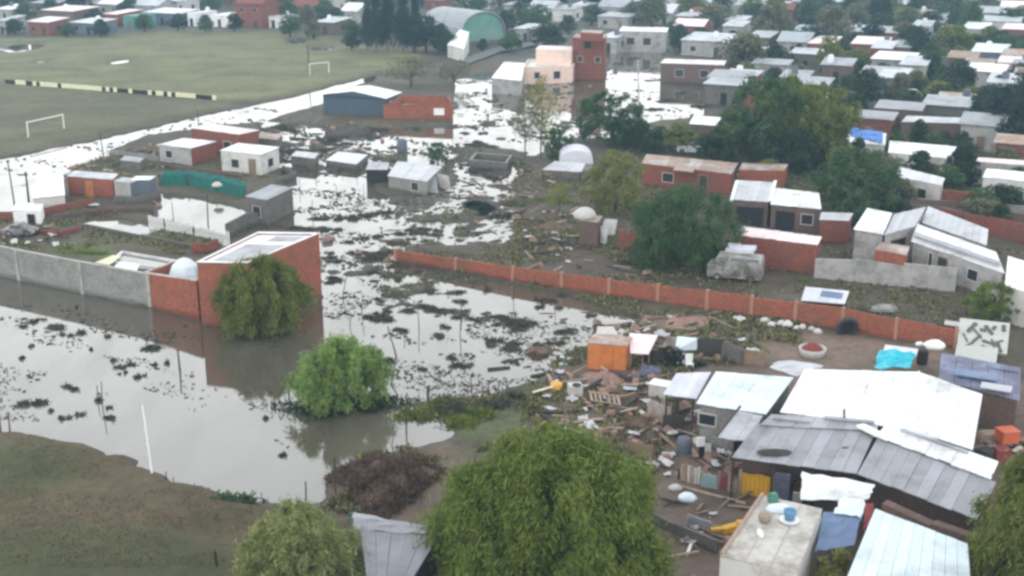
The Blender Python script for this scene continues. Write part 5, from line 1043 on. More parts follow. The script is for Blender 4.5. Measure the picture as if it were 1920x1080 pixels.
# ------------------------------------------------------------------ near and middle trees
def near_tree(name, label, px, py, wpx, top, m, nc, nl, leaf, seed, fall, rad, cat='tree', low=.04, hk=.24):
    b = P(px, py); wd = wpx / pxm(py); h = height_to(b, top) - hk * wd * CAMH / b.y
    own_tree(name, label, b, clump_leaves(wd, h, nc, nl, leaf, seed, low, fall), m, wd * .8, h * .85, rad, seed, cat, limbs=8)
near_tree('willow_bush', 'willow hiding the corner of the tall orange brick house', 492, 617, 160, 464, G_OLIVE, 190, 190, .24, 41, 1.7, .16)
near_tree('bright_willow', 'bright green willow bush rising out of the foreground flood', 640, 752, 176, 618, G_BRIGHT, 180, 160, .22, 43, 1.1, .13)
near_tree('large_willow', 'largest willow, at the bottom beside the brush heap', 1032, 1112, 405, 750, G_MID, 560, 290, .22, 45, 1.4, .32)
near_tree('pale_bush', 'pale green feathery bush next to the grey tin shed', 562, 1140, 240, 914, G_PALE, 230, 120, .20, 47, .9, .14, 'bush')
near_tree('edge_willow', 'yellow green willow beside the right end of the grey annex roof', 2000, 1150, 330, 775, G_OLIVE, 330, 240, .23, 49, 1.5, .22)
near_tree('yellowish_bush', 'small yellowish bush just below the slate tarp', 1615, 1150, 175, 1022, G_YEL, 70, 110, .22, 51, .6, .1, 'bush')
near_tree('broad_tree', 'broad dark green tree in front of the brick yard wall', 1278, 500, 212, 332, G_DEEP, 180, 160, .28, 61, 1.1, .18)
tree(1152, 402, 116, 278, 'round', G_YEL, 'yellow green tree right of the white rounded shelter', k=1)
tree(1048, 400, 60, 340, 'sparse', G_YEL, 'thin yellowish shrub left of the yellow green tree', 'shrub', cat='shrub', k=0)
tree(1598, 398, 158, 272, 'round', G_DEEP, 'round green tree right of the pale grey roof house', k=0)
tree(1800, 352, 66, 276, 'round', G_BLUE, 'almost black round tree between white roofs at right', k=1)
tree(1858, 606, 104, 528, 'round', G_MID, 'low green bush by the cream house at the right edge', 'bush', cat='bush', k=2)
tree(1145, 272, 136, 166, 'round', G_DEEP, 'dark green tree standing at the bright upper flood', k=3)
tree(1190, 285, 60, 225, 'round', G_DARK, 'low dark bush right below the tree at the upper flood', 'bush', cat='bush', k=1)
tree(1420, 310, 160, 138, 'round', G_DEEP, 'left tree of the large olive trio behind the red brick row', k=2)
tree(1535, 312, 140, 150, 'round', G_OLIVE, 'right tree of the large olive trio behind the red brick row', k=0)
tree(1478, 290, 130, 132, 'willow', G_MID, 'middle tree of the large olive trio behind the red brick row', k=2)
tree(1400, 320, 90, 230, 'round', G_DARK, 'dark bush at the foot of the large olive trio, left', 'bush', cat='bush', k=3)
tree(1500, 325, 100, 240, 'round', G_DARK, 'dark bush at the foot of the large olive trio, right', 'bush', cat='bush', k=1)
tree(822, 305, 42, 262, 'round', G_DEEP, 'small green tree behind the patched roof shack in the flood', k=2)
tree(1015, 300, 70, 142, 'sparse', G_YEL, 'tall bare yellowish tree in front of the pinkish house', k=1)
tree(985, 300, 54, 170, 'sparse', G_GREY, 'bare thin tree left of the tall yellowish tree', k=0)
tree(1046, 306, 56, 238, 'round', G_DEEP, 'bluish green bush behind the white rounded shelter', 'bush', cat='bush', k=0)
tree(770, 165, 120, 105, 'sparse', G_GREY, 'scrubby bare thicket behind the slate barn', 'thicket', cat='thicket', k=1)
tree(850, 160, 80, 110, 'sparse', G_GREY, 'pale scrub beside the road to the green hall', 'thicket', cat='thicket', k=0)
tree(1440, 345, 60, 300, 'sparse', G_YEL, 'dry yellow shrub behind the pale grey roof', 'shrub', cat='shrub', k=1)
tree(1640, 470, 60, 410, 'round', G_DARK, 'dark shrub in the yard between white roofs', 'shrub', cat='shrub', k=2) if False else None
tree(1258, 690, 50, 650, 'round', G_BLUE, 'dark bush behind the white box and lilac porch', 'bush', cat='bush', k=3)

# ------------------------------------------------------------------ tin shed at the bottom, orange shack and debris in the middle
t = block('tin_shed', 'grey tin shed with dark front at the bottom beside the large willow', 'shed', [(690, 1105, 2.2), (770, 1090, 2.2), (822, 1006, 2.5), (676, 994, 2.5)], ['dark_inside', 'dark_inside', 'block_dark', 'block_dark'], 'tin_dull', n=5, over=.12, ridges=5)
tarp('ridge_tarp', 'slate tarp folded along the back of the grey tin shed', [(662, 992, 2.55), (822, 1003, 2.6), (800, 986, 2.75), (662, 960, 2.75)], 'tin_dull', 15, 7, .12)
single('green_hose', MB().tube([P(656, 985, 2.0), P(652, 972, 2.4), P(658, 962, 2.6), P(664, 962, 2.5)], .05, 6), 'green_sheet', 'pale green hose loop at the left corner of the grey tin shed', 'hose', P(655, 985, 1.9))
sack('white bag in the shade between tin shed and large willow', 862, 1078, 40, 'white_paint', .2, asp=.6, h=1.6)
sack('smaller grey bag below the large willow', 884, 1072, 24, 'tin_lilac', .2)
t = block('orange_shack', 'rusty orange sheet metal shack amid the debris by the flood', 'shack', [(1100, 643, 1.9), (1176, 648, 1.9), (1186, 632, 2.0), (1112, 627, 2.0)], ['orange_sheet', 'orange_sheet', 'tin_rust', 'dark_inside'], 'tin_rust', n=3, over=.08)
wc = inset(corners([(1100, 643, 1.9), (1176, 648, 1.9), (1186, 632, 2.0), (1112, 627, 2.0)]), .08)
a, b_ = wc[0], wc[1]; d = (b_ - a).normalized(); nrm = Vector((d.y, -d.x, 0))
for i in range(3):
    p0, p1 = lerp(a, b_, i / 3 + .01) + nrm * .005, lerp(a, b_, (i + 1) / 3 - .01) + nrm * .005; lo, hi = Vector((0, 0, -1.75)), Vector((0, 0, -.12)); q = nrm * .03 * (1 + i % 2)
    MB().hexa([p0 + q + lo, p1 + q + lo, p1 + lo, p0 + lo], [p0 + q + hi, p1 + q + hi, p1 + hi, p0 + hi]).build('front_sheet', 'orange_sheet', t)
board('pale tarp sheet sloping off the right side of the orange shack', [(1182, 662, 1.4), (1216, 664, 1.4), (1234, 628, 2.1), (1180, 624, 2.1)], .04, 'tin_pink', 'sloping_sheet', 'sheet')
for i, (x, y) in enumerate(((1182, 665), (1204, 668), (1216, 664), (1132, 650))): pole(['thin pale post under the sloping sheet, left', 'thin pale post under the sloping sheet, middle', 'thin pale post under the sloping sheet, right', 'short post before the orange shack'][i], (x, y + 28), (x + 1, y), .05, 'wood_pale', 'post', 'post')
board('small pale green sheet propped right of the sloping sheet', [(1264, 658, .7), (1306, 656, .7), (1310, 634, 1.5), (1270, 630, 1.5)], .04, 'tarp_white', 'propped_sheet', 'sheet')
board('white roof sheet lying behind the orange shack', [(1118, 626, .4), (1160, 628, .4), (1150, 612, .6), (1120, 612, .6)], .05, 'white_dirty', 'metal_sheet', 'sheet')
c = P(1238, 748); t = thing('white_fridge', 'white fridge lying beside the lilac porch', 'fridge', c); MB().box(c + Vector((0, 0, .5)), (1.2, .9, .95), GA).build('cabinet', 'white_dirty', t); MB().box(c + Vector((0, 0, 1.03)), (1.24, .94, .08), GA).build('door', 'white_paint', t)
c = P(1078, 746); t = thing('white_machine', 'white washing machine with round dark door in the debris', 'washing machine', c); MB().box(c + Vector((0, 0, .45)), (.8, .7, .9), .2).build('cabinet', 'white_dirty', t); MB().lathe(c + Vector((.08, -.2, .91)), [(.27, 0), (.25, .05)], 14).build('door', 'black', t)
c = P(1043, 736); single('orange_tub', MB().lathe(c, [(.28, 0), (.36, .35), (.38, .6), (.3, .6)], 12), 'yellow_paint', 'orange yellow tub at the debris edge', 'tub', c, smooth=True)
c = P(1018, 730, .5); single('plank', MB().box(c, (1.3, .14, .06), .25, (.2, 0)), 'pale_yellow', 'pale yellow plank pointing left from the orange yellow tub', 'plank', c)
A_, B_ = P(1108, 752, .35), P(1160, 760, .35); t = thing('wooden_pallet', 'pale wooden pallet tilted in the debris above the large willow', 'pallet', lerp(A_, B_, .5))
dd = (B_ - A_).normalized(); up_ = Vector((-.1, .75, .35))
for i in range(7): p = lerp(A_, B_, i / 6); MB().hexa([p, p + dd * .16, p + dd * .16 + Vector((0, .04, 0)), p + Vector((0, .04, 0))], [p + up_, p + dd * .16 + up_, p + dd * .16 + up_ + Vector((0, .04, .0)), p + up_ + Vector((0, .04, 0))]).build('slat', 'wood_pale', t)
for k in (.1, .9): MB().tube([A_ + up_ * k - Vector((0, .06, 0)), B_ + dd * .16 + up_ * k - Vector((0, .06, 0))], .045, 5).build('runner', 'wood_pale', t)
for i, (x, y) in enumerate(((1275, 690), (1292, 694))):
    c = P(x, y); t = thing('white_chair', 'white plastic chair by the lilac porch, ' + ('left one' if not i else 'right one'), 'chair', c)
    MB().box(c + Vector((0, 0, .45)), (.5, .5, .05)).build('seat', 'white_paint', t); MB().box(c + Vector((0, .25, .75)), (.5, .05, .55)).build('backrest', 'white_paint', t)
    for sx in (-.21, .21):
        for sy in (-.21, .21): MB().box(c + Vector((sx, sy, .21)), (.05, .05, .42)).build('leg', 'white_paint', t)
single('floating_log', MB().tube([P(915, 694), P(956, 690)], [.17, .14], 8), 'wood_dark', 'dark log floating in the flood left of the debris', 'log', P(936, 692))
single('floating_rail', MB().tube([P(1062, 655, .1), P(1095, 690, .15)], .06, 5), 'wood_dark', 'dark rail lying across the mud near the orange shack', 'rail', P(1078, 672, .1))
board('pale plastic sheet spread in the shallow mud below the orange shack', [(1042, 712, .08), (1092, 700, .12), (1088, 672, .14), (1050, 668, .1)], .03, 'tarp_white', 'plastic_sheet', 'sheet')
for i, (x, y, h, w_, m, lb) in enumerate(((1268, 668, 1.3, 1.5, 'tin_rust', 'rusty sheet upright behind the small propped green sheet'), (1330, 676, 1.5, 1.8, 'wood_dark', 'dark board screen behind the pale bluish roof'), (1372, 684, 1.4, 1.6, 'block_dark', 'grey board screen right of the dark board screen'), (1412, 690, 1.2, 1.4, 'wood', 'brown board screen by the grey crumpled awning'), (1225, 690, 1.2, 1.4, 'wood_dark', 'dark sheet upright between orange shack and lilac porch'),
        (1236, 800, 1.4, 1.6, 'tin_rust', 'rusty sheet standing left of the blue barrel'), (1262, 815, 1.2, 1.2, 'wood_dark', 'dark sheet standing under the lilac porch'), (1200, 860, .9, 1.6, 'wood', 'brown boards standing beside the large willow'), (1310, 1000, .8, 1.3, 'tin_grey', 'grey sheet leaning on the dark low wall'))):
    c = P(x, y); q = GA + .4 * sin(i * 2.3); single('screen_panel', MB().box(c + Vector((0, 0, h / 2)), (w_, .06, h), q, (.06 * cos(i), .15)).box(c + Vector((-w_ * .4, .1, h * .45)), (.08, .08, h * 1.05)).box(c + Vector((w_ * .4, .1, h * .45)), (.08, .08, h * 1.1)), m, lb, 'screen', c)
tarp('grey_cover', 'grey brown cover thrown over junk between orange shack and porch', [(1195, 700, .4), (1232, 706, .4), (1240, 690, .9), (1205, 684, .9)], 'tarp_purple', 31, 6, .3, cat='cover')
tarp('brown_cover', 'brown cover spread on junk left of the rusty standing sheet', [(1168, 800, .4), (1222, 806, .4), (1228, 786, .8), (1175, 782, .8)], 'dry_brush', 32, 6, .35, cat='cover')
# brick rubble heap
for x, y, wx, hh_, lb in ((1130, 715, 120, .5, 'heap of dull red brick rubble below the orange shack'), (1200, 760, 90, .45, 'brown rubble heap left of the lilac porch posts'), (1290, 610, 130, .5, 'earth and rubble heap below the long brick wall'), (1040, 430, 120, .5, 'grey brown earth heap left of the brown outhouse'), (1010, 660, 60, .35, 'dark mud heap at the edge of the debris'), (1225, 810, 80, .4, 'heap of broken household rubble right of the large willow top')):
    p = P(x, y); wd = wx / pxm(y); r = random.Random(x); K = 18; vs = []; fs = []
    for s_, z in ((1, -.15), (.8, .35), (.5, .75), (.2, 1.0)):
        for i in range(K): f = s_ * r.uniform(.8, 1.15); vs.append((p.x + wd / 2 * f * cos(2 * pi * i / K), p.y + wd * .4 * f * sin(2 * pi * i / K), z * hh_ * r.uniform(.7, 1.25)))
    for i in range(3):
        for j in range(K): fs.append((i * K + j, i * K + (j + 1) % K, (i + 1) * K + (j + 1) % K, (i + 1) * K + j))
    fs.append(tuple(range(3 * K, 4 * K))); single('rubble_heap', MB().add(vs, fs), 'rubble' if 'brick' in lb or 'household' in lb else 'dry_brush', lb, 'heap', p)
DEB = [(1010, 705, 1250, 830, 120), (1180, 640, 1420, 690, 60), (1185, 830, 1390, 900, 36), (1250, 935, 1420, 1030, 24), (1840, 770, 1925, 860, 24), (1120, 600, 1300, 650, 30), (970, 395, 1100, 470, 34), (985, 470, 1330, 528, 40), (880, 330, 1000, 420, 14), (0, 425, 120, 465, 22), (180, 275, 330, 330, 30), (545, 275, 700, 315, 24), (1250, 770, 1350, 830, 26), (1690, 610, 1790, 650, 12), (930, 310, 1040, 380, 20), (1230, 200, 1340, 290, 18), (480, 232, 720, 318, 60), (860, 340, 1000, 440, 24), (600, 420, 760, 520, 16), (1060, 160, 1240, 260, 20), (860, 150, 960, 230, 16), (130, 300, 330, 400, 26), (1190, 590, 1420, 640, 16), (1700, 330, 1800, 420, 10)]
DM = [('wood_pale', 'loose pale board lying in the flood debris', 'pale boards scattered in the debris', 'loose_board', 'board'), ('wood', 'loose brown plank lying in the flood debris', 'brown planks scattered in the debris', 'plank', 'plank'), ('white_dirty', 'crumpled white scrap lying in the flood debris', 'white scraps scattered in the debris', 'white_scrap', 'scrap'),
      ('tin_mid', 'bent grey metal sheet lying in the flood debris', 'grey metal sheets in the debris', 'metal_scrap', 'scrap'), ('wood_dark', 'dark broken beam lying in the flood debris', 'dark beams in the debris', 'broken_beam', 'beam'), ('rubble', 'lump of broken brick masonry in the flood debris', 'masonry lumps in the debris', 'masonry_lump', 'lump')]
DP = []
for i, (m, lb, gr, nm, ct) in enumerate(DM):
    mb = MB(); r = random.Random(i)
    if nm in ('loose_board', 'plank', 'broken_beam'): th = .12 if nm == 'broken_beam' else .05; mb.hexa([(-.7, -.09, 0), (.7, -.07, 0), (.72, .08, 0), (-.68, .09, 0)], [(-.7, -.09, th), (.7, -.07, th * 1.2), (.66, .08, th), (-.68, .09, th)])
    elif nm == 'masonry_lump': mb.hexa([(-.3, -.22, -.05), (.33, -.2, -.05), (.28, .25, -.05), (-.35, .2, -.05)], [(-.2, -.15, .22), (.25, -.12, .3), (.2, .18, .26), (-.22, .15, .18)])
    else:
        n = 4; vs = [(x / n - .5 + r.uniform(-.06, .06), (y / n - .5) * .8 + r.uniform(-.06, .06), r.uniform(.04, .24)) for y in range(n + 1) for x in range(n + 1)]; k = len(vs); vs += [(a, b_, c_ - .03) for a, b_, c_ in vs]
        fs = [(y * 5 + x, y * 5 + x + 1, y * 5 + x + 6, y * 5 + x + 5) for y in range(n) for x in range(n)]; fs += [tuple(q + k for q in f[::-1]) for f in fs]; mb.add(vs, fs)
    o = mb.build(nm, m, None, False, origin=(0, 0, 0)); DP.append(o.data); bpy.data.objects.remove(o)
for x0, y0, x1, y1, n in DEB:
    for i in range(n):
        while True:
            p = P(R.uniform(x0, x1), R.uniform(y0, y1))
            if not any(inpoly(np.array([p.x]), np.array([p.y]), [(c.x, c.y) for c in f])[0] for f in FOOT): break
        k = R.choices(range(6), [2.6, 4, 1.4, 2, 3, 3.4])[0]; p.z = max(0, ground_z(p)) + R.uniform(.02, .18)
        m, lb, gr, nm, ct = DM[k]; o = bpy.data.objects.new(nm, DP[k]); COL.objects.link(o); o.location = p; s_ = R.uniform(.5, 1.25) * (.62 if k in (2, 3) else 1); o.scale = (s_ * R.uniform(.7, 1.5), s_, s_); o.rotation_euler = (R.uniform(-.25, .25), R.uniform(-.25, .25), R.uniform(0, 6.28)); tag(o, ('tiny ' if s_ < .5 else 'big ' if s_ > 1.02 else '') + lb.replace(' in the flood debris', '').replace('lump of broken brick masonry', 'lump of broken brick') + ' ' + near(*Qpix(p)).replace(' of the brick wall', ' of brick wall').replace('the small white', 'the white'), ct, gr)

# ------------------------------------------------------------------ landmarks in the distance
block('pinkish_house', 'pinkish cream house with lower front terrace beside the red brick tower', 'house', [(981, 126, 2.8), (1074, 124, 2.8), (1082, 111, 2.8), (990, 112, 2.8)], 'render_cream', 'tin_pink', parapet='render_white', inner='render_white', parapet_h=.25, ops=[(0, .68, 1.4, 1.1, 1.2), (0, .28, 1.4, .9, 1.0)])
block('upper_storey', 'bright pinkish upper block standing on the back of the cream house', 'building', [(1004, 92, 5.3), (1072, 94, 5.3), (1078, 87, 5.3), (1011, 85, 5.3)], 'render_cream', 'tin_pink', over=.05, zb=2.62)
block('red_tower_house', 'tall three storey red brick house right of the pinkish house', 'house', [(1073, 70, 7.2), (1134, 72, 7.2), (1138, 64, 7.2), (1080, 63, 7.2)], 'brick_dull', 'tin_rust', n=4, over=.02, ops=[(0, .48, 6.0, 1.1, 1.1, 'window', 'brick_dark', 'black'), (0, .8, 3.6, .9, .9), (0, .25, 3.6, .9, .9)])
block('stair_head', 'small brick stair head on top of the red brick tower', 'building', [(1088, 60, 8.6), (1128, 62, 8.6), (1132, 57, 8.6), (1092, 56, 8.6)], 'brick_dull', 'tin_rust', over=.02, zb=7.22)
block('white_sheet_house', 'low house with white tin roof left of the pinkish house', 'house', [(921, 146, 2.4), (978, 152, 2.4), (984, 118, 3.2), (945, 116, 3.2)], 'render_grey', 'tin_white', n=5, over=.2)
# green hall: barrel vault
a, b_ = P(866, 90), P(944, 84); d = (b_ - a).normalized(); dep_ = Vector((-d.y, d.x, 0)) * 16; K = 12; H_ = 7.4
t = thing('green_hall', 'hall with rounded green end wall and pale vaulted roof beyond the field', 'hall', lerp(a, b_, .5)); vs = []; fs = []
for i in range(K + 1):
    an_ = pi * i / K; p = lerp(a, b_, .5 - .53 * cos(an_)); z = 2.2 + (H_ - 2.2) * sin(an_) ** .8; vs += [p - dep_ * .03 + Vector((0, 0, z)), p + dep_ + Vector((0, 0, z)), p - dep_ * .03 + Vector((0, 0, z - .2)), p + dep_ + Vector((0, 0, z - .2))]
for i in range(K): q = 4 * i; fs += [(q, q + 4, q + 5, q + 1), (q + 2, q + 3, q + 7, q + 6), (q, q + 2, q + 6, q + 4)]
MB().add(vs, fs).build('vault_roof', 'tin_far', t)
vs = []
for i in range(K + 1): an_ = pi * i / K; vs.append(lerp(a, b_, .5 - .5 * cos(an_)) + Vector((0, 0, 2.1 + (H_ - 2.3) * sin(an_) ** .8)))
vs = [a + Vector((0, 0, 1.2)), *vs, b_ + Vector((0, 0, 1.2))]; k = len(vs); vs2 = vs + [v + dep_ * .02 for v in vs]
MB().add(vs2, [tuple(range(k))[::-1]] ).build('end_wall', 'green_sheet', t)
MB().hexa([a - d * .02, b_ + d * .02, b_ + dep_ * .98, a + dep_ * .98], [v + Vector((0, 0, 1.19)) for v in (a, b_, b_ + dep_ * .98, a + dep_ * .98)]).build('base_wall', 'block_dark', t)
MB().hexa([a + Vector((0, 0, 1.2)), a + dep_ * .02 + Vector((0, 0, 1.2)), a + dep_ * .98 + Vector((0, 0, 1.2)), a + d * .5 + dep_ * .98 + Vector((0, 0, 1.2))], [v + Vector((0, 0, 2.3)) for v in (a, a + dep_ * .02, a + dep_ * .98, a + d * .5 + dep_ * .98)]).build('side_wall', 'render_white', t)
q = pos([(838, 84, 2.6), (870, 92, 2.6), (880, 60, 4.2), (862, 55, 4.2)]); sheets(t, *q, 4, 'tin_white', 2)
walls(t, inset([p - Vector((0, 0, .06)) for p in q], .2), -.1, 'render_pale')
# road to the hall
rp = [P(x, y, .0) for x, y in ((868, 121), (925, 100), (1000, 86), (1060, 70))]; vs = []; fs = []
for i, p in enumerate(rp):
    for s_ in (-2.6, 2.6): v = p + Vector((-.5, .87, 0)) * s_; vs.append((v.x, v.y, ground_z(v) + .32))
    if i: fs.append((2 * i - 2, 2 * i - 1, 2 * i + 1, 2 * i))
mat('asphalt', (.14, .145, .15), .85, .15, 1.0); o = MB().add(vs, [f[::-1] for f in fs]).build('road', 'asphalt'); o['kind'] = 'structure'
block('grey_brown_long_house', 'long dark brown house with pale roof line in the flooded far quarter', 'house', [(1238, 118, 3.4), (1358, 122, 3.4), (1362, 114, 3.6), (1246, 110, 3.6)], 'brick_dark', 'tin_pink', n=6, over=.1, ridges=1, ops=[(0, .3, 1.8, 1.4, 1.2), (0, .7, 1.8, 1.4, 1.2)])
block('grey_long_block', 'long grey block with pale roof edge behind the flooded far quarter', 'house', [(1160, 58, 4.2), (1250, 60, 4.2), (1254, 52, 4.4), (1166, 50, 4.4)], 'render_grey', 'tin_white', n=6, over=.1, ridges=1, ops=[(0, .25, 2.2, 1.6, 1.4), (0, .6, 2.2, 1.6, 1.4)])
block('low_pale_hut', 'low hut with pale roof left of the olive trio', 'hut', [(1292, 232, 1.8), (1345, 236, 1.8), (1352, 220, 2.0), (1300, 217, 2.0)], 'brick_dark', 'tin_white', n=4, over=.1)

# ------------------------------------------------------------------ houses of the far town
HOUSES = []
def far_house(px, py, wpx, roof, wall, label, group, kind='shed', storeys=1, yaw=None, depth=None, name='far_house', cat='house'):
    b = P(px, py); b.z = .15; wd = wpx / pxm(py); dp = depth or R.uniform(5.5, 9); h = 2.9 * storeys + R.uniform(-.2, .3)
    yw = GA + R.choice([0, 0, 0, pi / 2]) * 0 if yaw is None else yaw
    cx, sx = cos(yw), sin(yw); t = thing(name, label, cat, b, group); t.rotation_euler = (0, 0, yw); HOUSES.append((b, wd))
    X = lambda x, y, z: (x, y, z)
    def part(nm, mb, m, par=t): o = mb.build(nm, m, None, origin=(0, 0, 0)); o.parent = par; o.location = (0, 0, 0); return o
    w2 = wd / 2
    if kind == 'gable':
        part('wall', MB().hexa([X(-w2, 0, -.6), X(w2, 0, -.6), X(w2, dp, -.6), X(-w2, dp, -.6)], [X(-w2, 0, h), X(w2, 0, h), X(w2, dp, h), X(-w2, dp, h)]), wall); rr = dp * .22
        mb = MB(); o_ = .35
        for s_ in (0, 1):
            y0 = -o_ if not s_ else dp + o_; z0 = h + .02; z1 = h + rr + .1
            q = [X(-w2 - o_, y0, z0), X(w2 + o_, y0, z0), X(w2 + o_, dp / 2, z1), X(-w2 - o_, dp / 2, z1)]
            if s_: q = [q[1], q[0], q[3], q[2]]
            mb.hexa([(a, b2, c_ - .08) for a, b2, c_ in q], q)
        part('roof', mb, roof); [part('gable', MB().hexa([X(x - .06, 0, h - .3), X(x + .06, 0, h - .3), X(x + .06, dp, h - .3), X(x - .06, dp, h - .3)], [X(x - .06, dp / 2 - .05, h + rr), X(x + .06, dp / 2 - .05, h + rr), X(x + .06, dp / 2 + .05, h + rr), X(x - .06, dp / 2 + .05, h + rr)]), wall) for x in (-w2 + .055, w2 - .055)]
    else:
        s_ = R.uniform(.4, .9) if kind == 'shed' else .05
        part('wall', MB().hexa([X(-w2, 0, -.6), X(w2, 0, -.6), X(w2, dp, -.6), X(-w2, dp, -.6)], [X(-w2, 0, h), X(w2, 0, h), X(w2, dp, h + s_), X(-w2, dp, h + s_)]), wall); o_ = .3 if kind == 'shed' else .05
        part('roof', MB().hexa([X(-w2 - o_, -o_, h + .01), X(w2 + o_, -o_, h + .01), X(w2 + o_, dp + o_, h + s_ + .01), X(-w2 - o_, dp + o_, h + s_ + .01)], [X(-w2 - o_, -o_, h + .12), X(w2 + o_, -o_, h + .12), X(w2 + o_, dp + o_, h + s_ + .12), X(-w2 - o_, dp + o_, h + s_ + .12)]), roof)
        if R.random() < .35:
            p_ = (R.uniform(-w2 * .6, w2 * .6), dp * R.uniform(.3, .7)); part('water_tank', MB().lathe((p_[0], p_[1], h + .1 + s_ * .5), [(.5, -.2), (.55, .4), (.5, 1.0), (.15, 1.15)], 8), R.choice(['slate_panel', 'tin_white']))
    nw = max(1, int(wd / 3.2))
    for f in range(storeys):
        for i in range(nw):
            x = -w2 + wd * (i + .5) / nw; z = 1.5 + 2.9 * f
            if f == 0 and i == nw // 2: part('door', MB().box((x, -.02, .9), (.95, .09, 2.0)), R.choice(['wood_dark', 'black', 'wood'])); continue
            fr = part('window', MB().box((x, -.015, z), (1.12, .07, 1.02)), 'concrete' if R.random() < .4 else 'block_dark'); part('pane', MB().box((x, -.04, z), (.98, .08, .88)), 'glass_dark', fr)
    part('side_window', MB().box((w2 + .005, dp * .5, 1.5), (.06, 1.2, 1.1)), 'black')
    return t
RN = {'tin_far': 'dull pale roof', 'tin_white': 'white tin roof', 'tin_mid': 'grey tin roof', 'tin_grey': 'dark grey roof', 'tin_pink': 'pinkish pale roof', 'tin_rust': 'rusty brown roof', 'tin_blue_white': 'pale bluish roof', 'tin_lilac': 'lilac grey roof', 'brick_dull': 'red tiled looking roof', 'green_sheet': 'green roof'}
WN = {'render_grey': 'grey walls', 'brick_dull': 'red brick walls', 'render_pale': 'pale walls', 'render_cream': 'cream walls', 'block_grey': 'grey block walls', 'render_white': 'white walls', 'brick_dark': 'brown walls', 'navy_panel': 'dark blue walls', 'slate_panel': 'slate walls'}
def fh(px, py, w_, roof, wall, kind='shed', storeys=1, label=None, yaw=None, depth=None):
    if not label and py < 205 and roof in ('tin_white', 'tin_blue_white', 'tin_lilac', 'tin_mid') and (px * 7 + py) % 5 > .9: roof = 'tin_far'
    lb = label or 'far house with %s and %s ' % (RN[roof], WN[wall]) + near(px, py)
    if len(lb.split()) > 16: lb = lb.replace(' tin roof', ' roof').replace('red tiled looking', 'red').replace('pinkish pale', 'pink')
    if len(lb.split()) > 16: lb = lb.replace('far house with', 'far house,').replace(' walls', '-walled', 1).replace(' and ', ', ')
    if len(lb.split()) > 16: lb = lb.replace('to the ', '')
    gr = None if label else 'far houses, %s, %s, %d storey' % (RN[roof], WN[wall], storeys)
    return far_house(px, py, w_, roof, wall, lb, gr, kind, storeys, yaw, depth)
# across the field, left
fh(74, 68, 52, 'tin_pink', 'brick_dull', 'shed', 1, 'brick house with pinkish white roof at the far left edge of the field', depth=6)
fh(156, 67, 60, 'tin_mid', 'slate_panel', 'shed', 1, 'slate shed with pale open roof across the field, right of the brick house', depth=7)
fh(110, 44, 78, 'tin_pink', 'brick_dark', 'shed', 1, 'long brown house with pale pink roof behind the brick house at far left')
fh(205, 30, 52, 'tin_white', 'render_grey', 'gable', 1, 'grey house with slanting white roof among trees at far left')
fh(210, 52, 30, 'tin_pink', 'brick_dull', 'shed', 1, 'narrow pinkish house left of the teal house')
fh(243, 56, 28, 'green_sheet', 'green_sheet', 'flat', 1, 'small teal house across the field')
fh(305, 48, 84, 'tin_lilac', 'slate_panel', 'shed', 1, 'long dark slate shed across the field')
fh(360, 50, 18, 'tin_white', 'render_white', 'flat', 1, 'small bright white hut left of the white wall house')
fh(412, 52, 44, 'tin_white', 'render_white', 'flat', 1, 'bright white walled house left of the big reddish house')
fh(468, 54, 60, 'brick_dull', 'brick_dull', 'gable', 2, 'big reddish two storey house across the field', depth=8)
fh(513, 54, 25, 'tin_white', 'render_white', 'flat', 1, 'white hut right of the big reddish house')
fh(10, 40, 40, 'tin_white', 'render_grey'); fh(330, 24, 50, 'tin_white', 'render_pale', 'gable'); fh(85, 10, 60, 'tin_white', 'render_pale', 'gable'); fh(5, 66, 20, 'tin_mid', 'render_grey')
fh(655, 44, 36, 'tin_white', 'render_grey', 'gable', 1, 'pale house with white gable left of the tall dark pines'); fh(900, 18, 40, 'tin_white', 'render_pale'); fh(440, 14, 40, 'tin_mid', 'brick_dull'); fh(560, 16, 44, 'tin_white', 'render_grey'); fh(610, 66, 40, 'tin_mid', 'brick_dark')
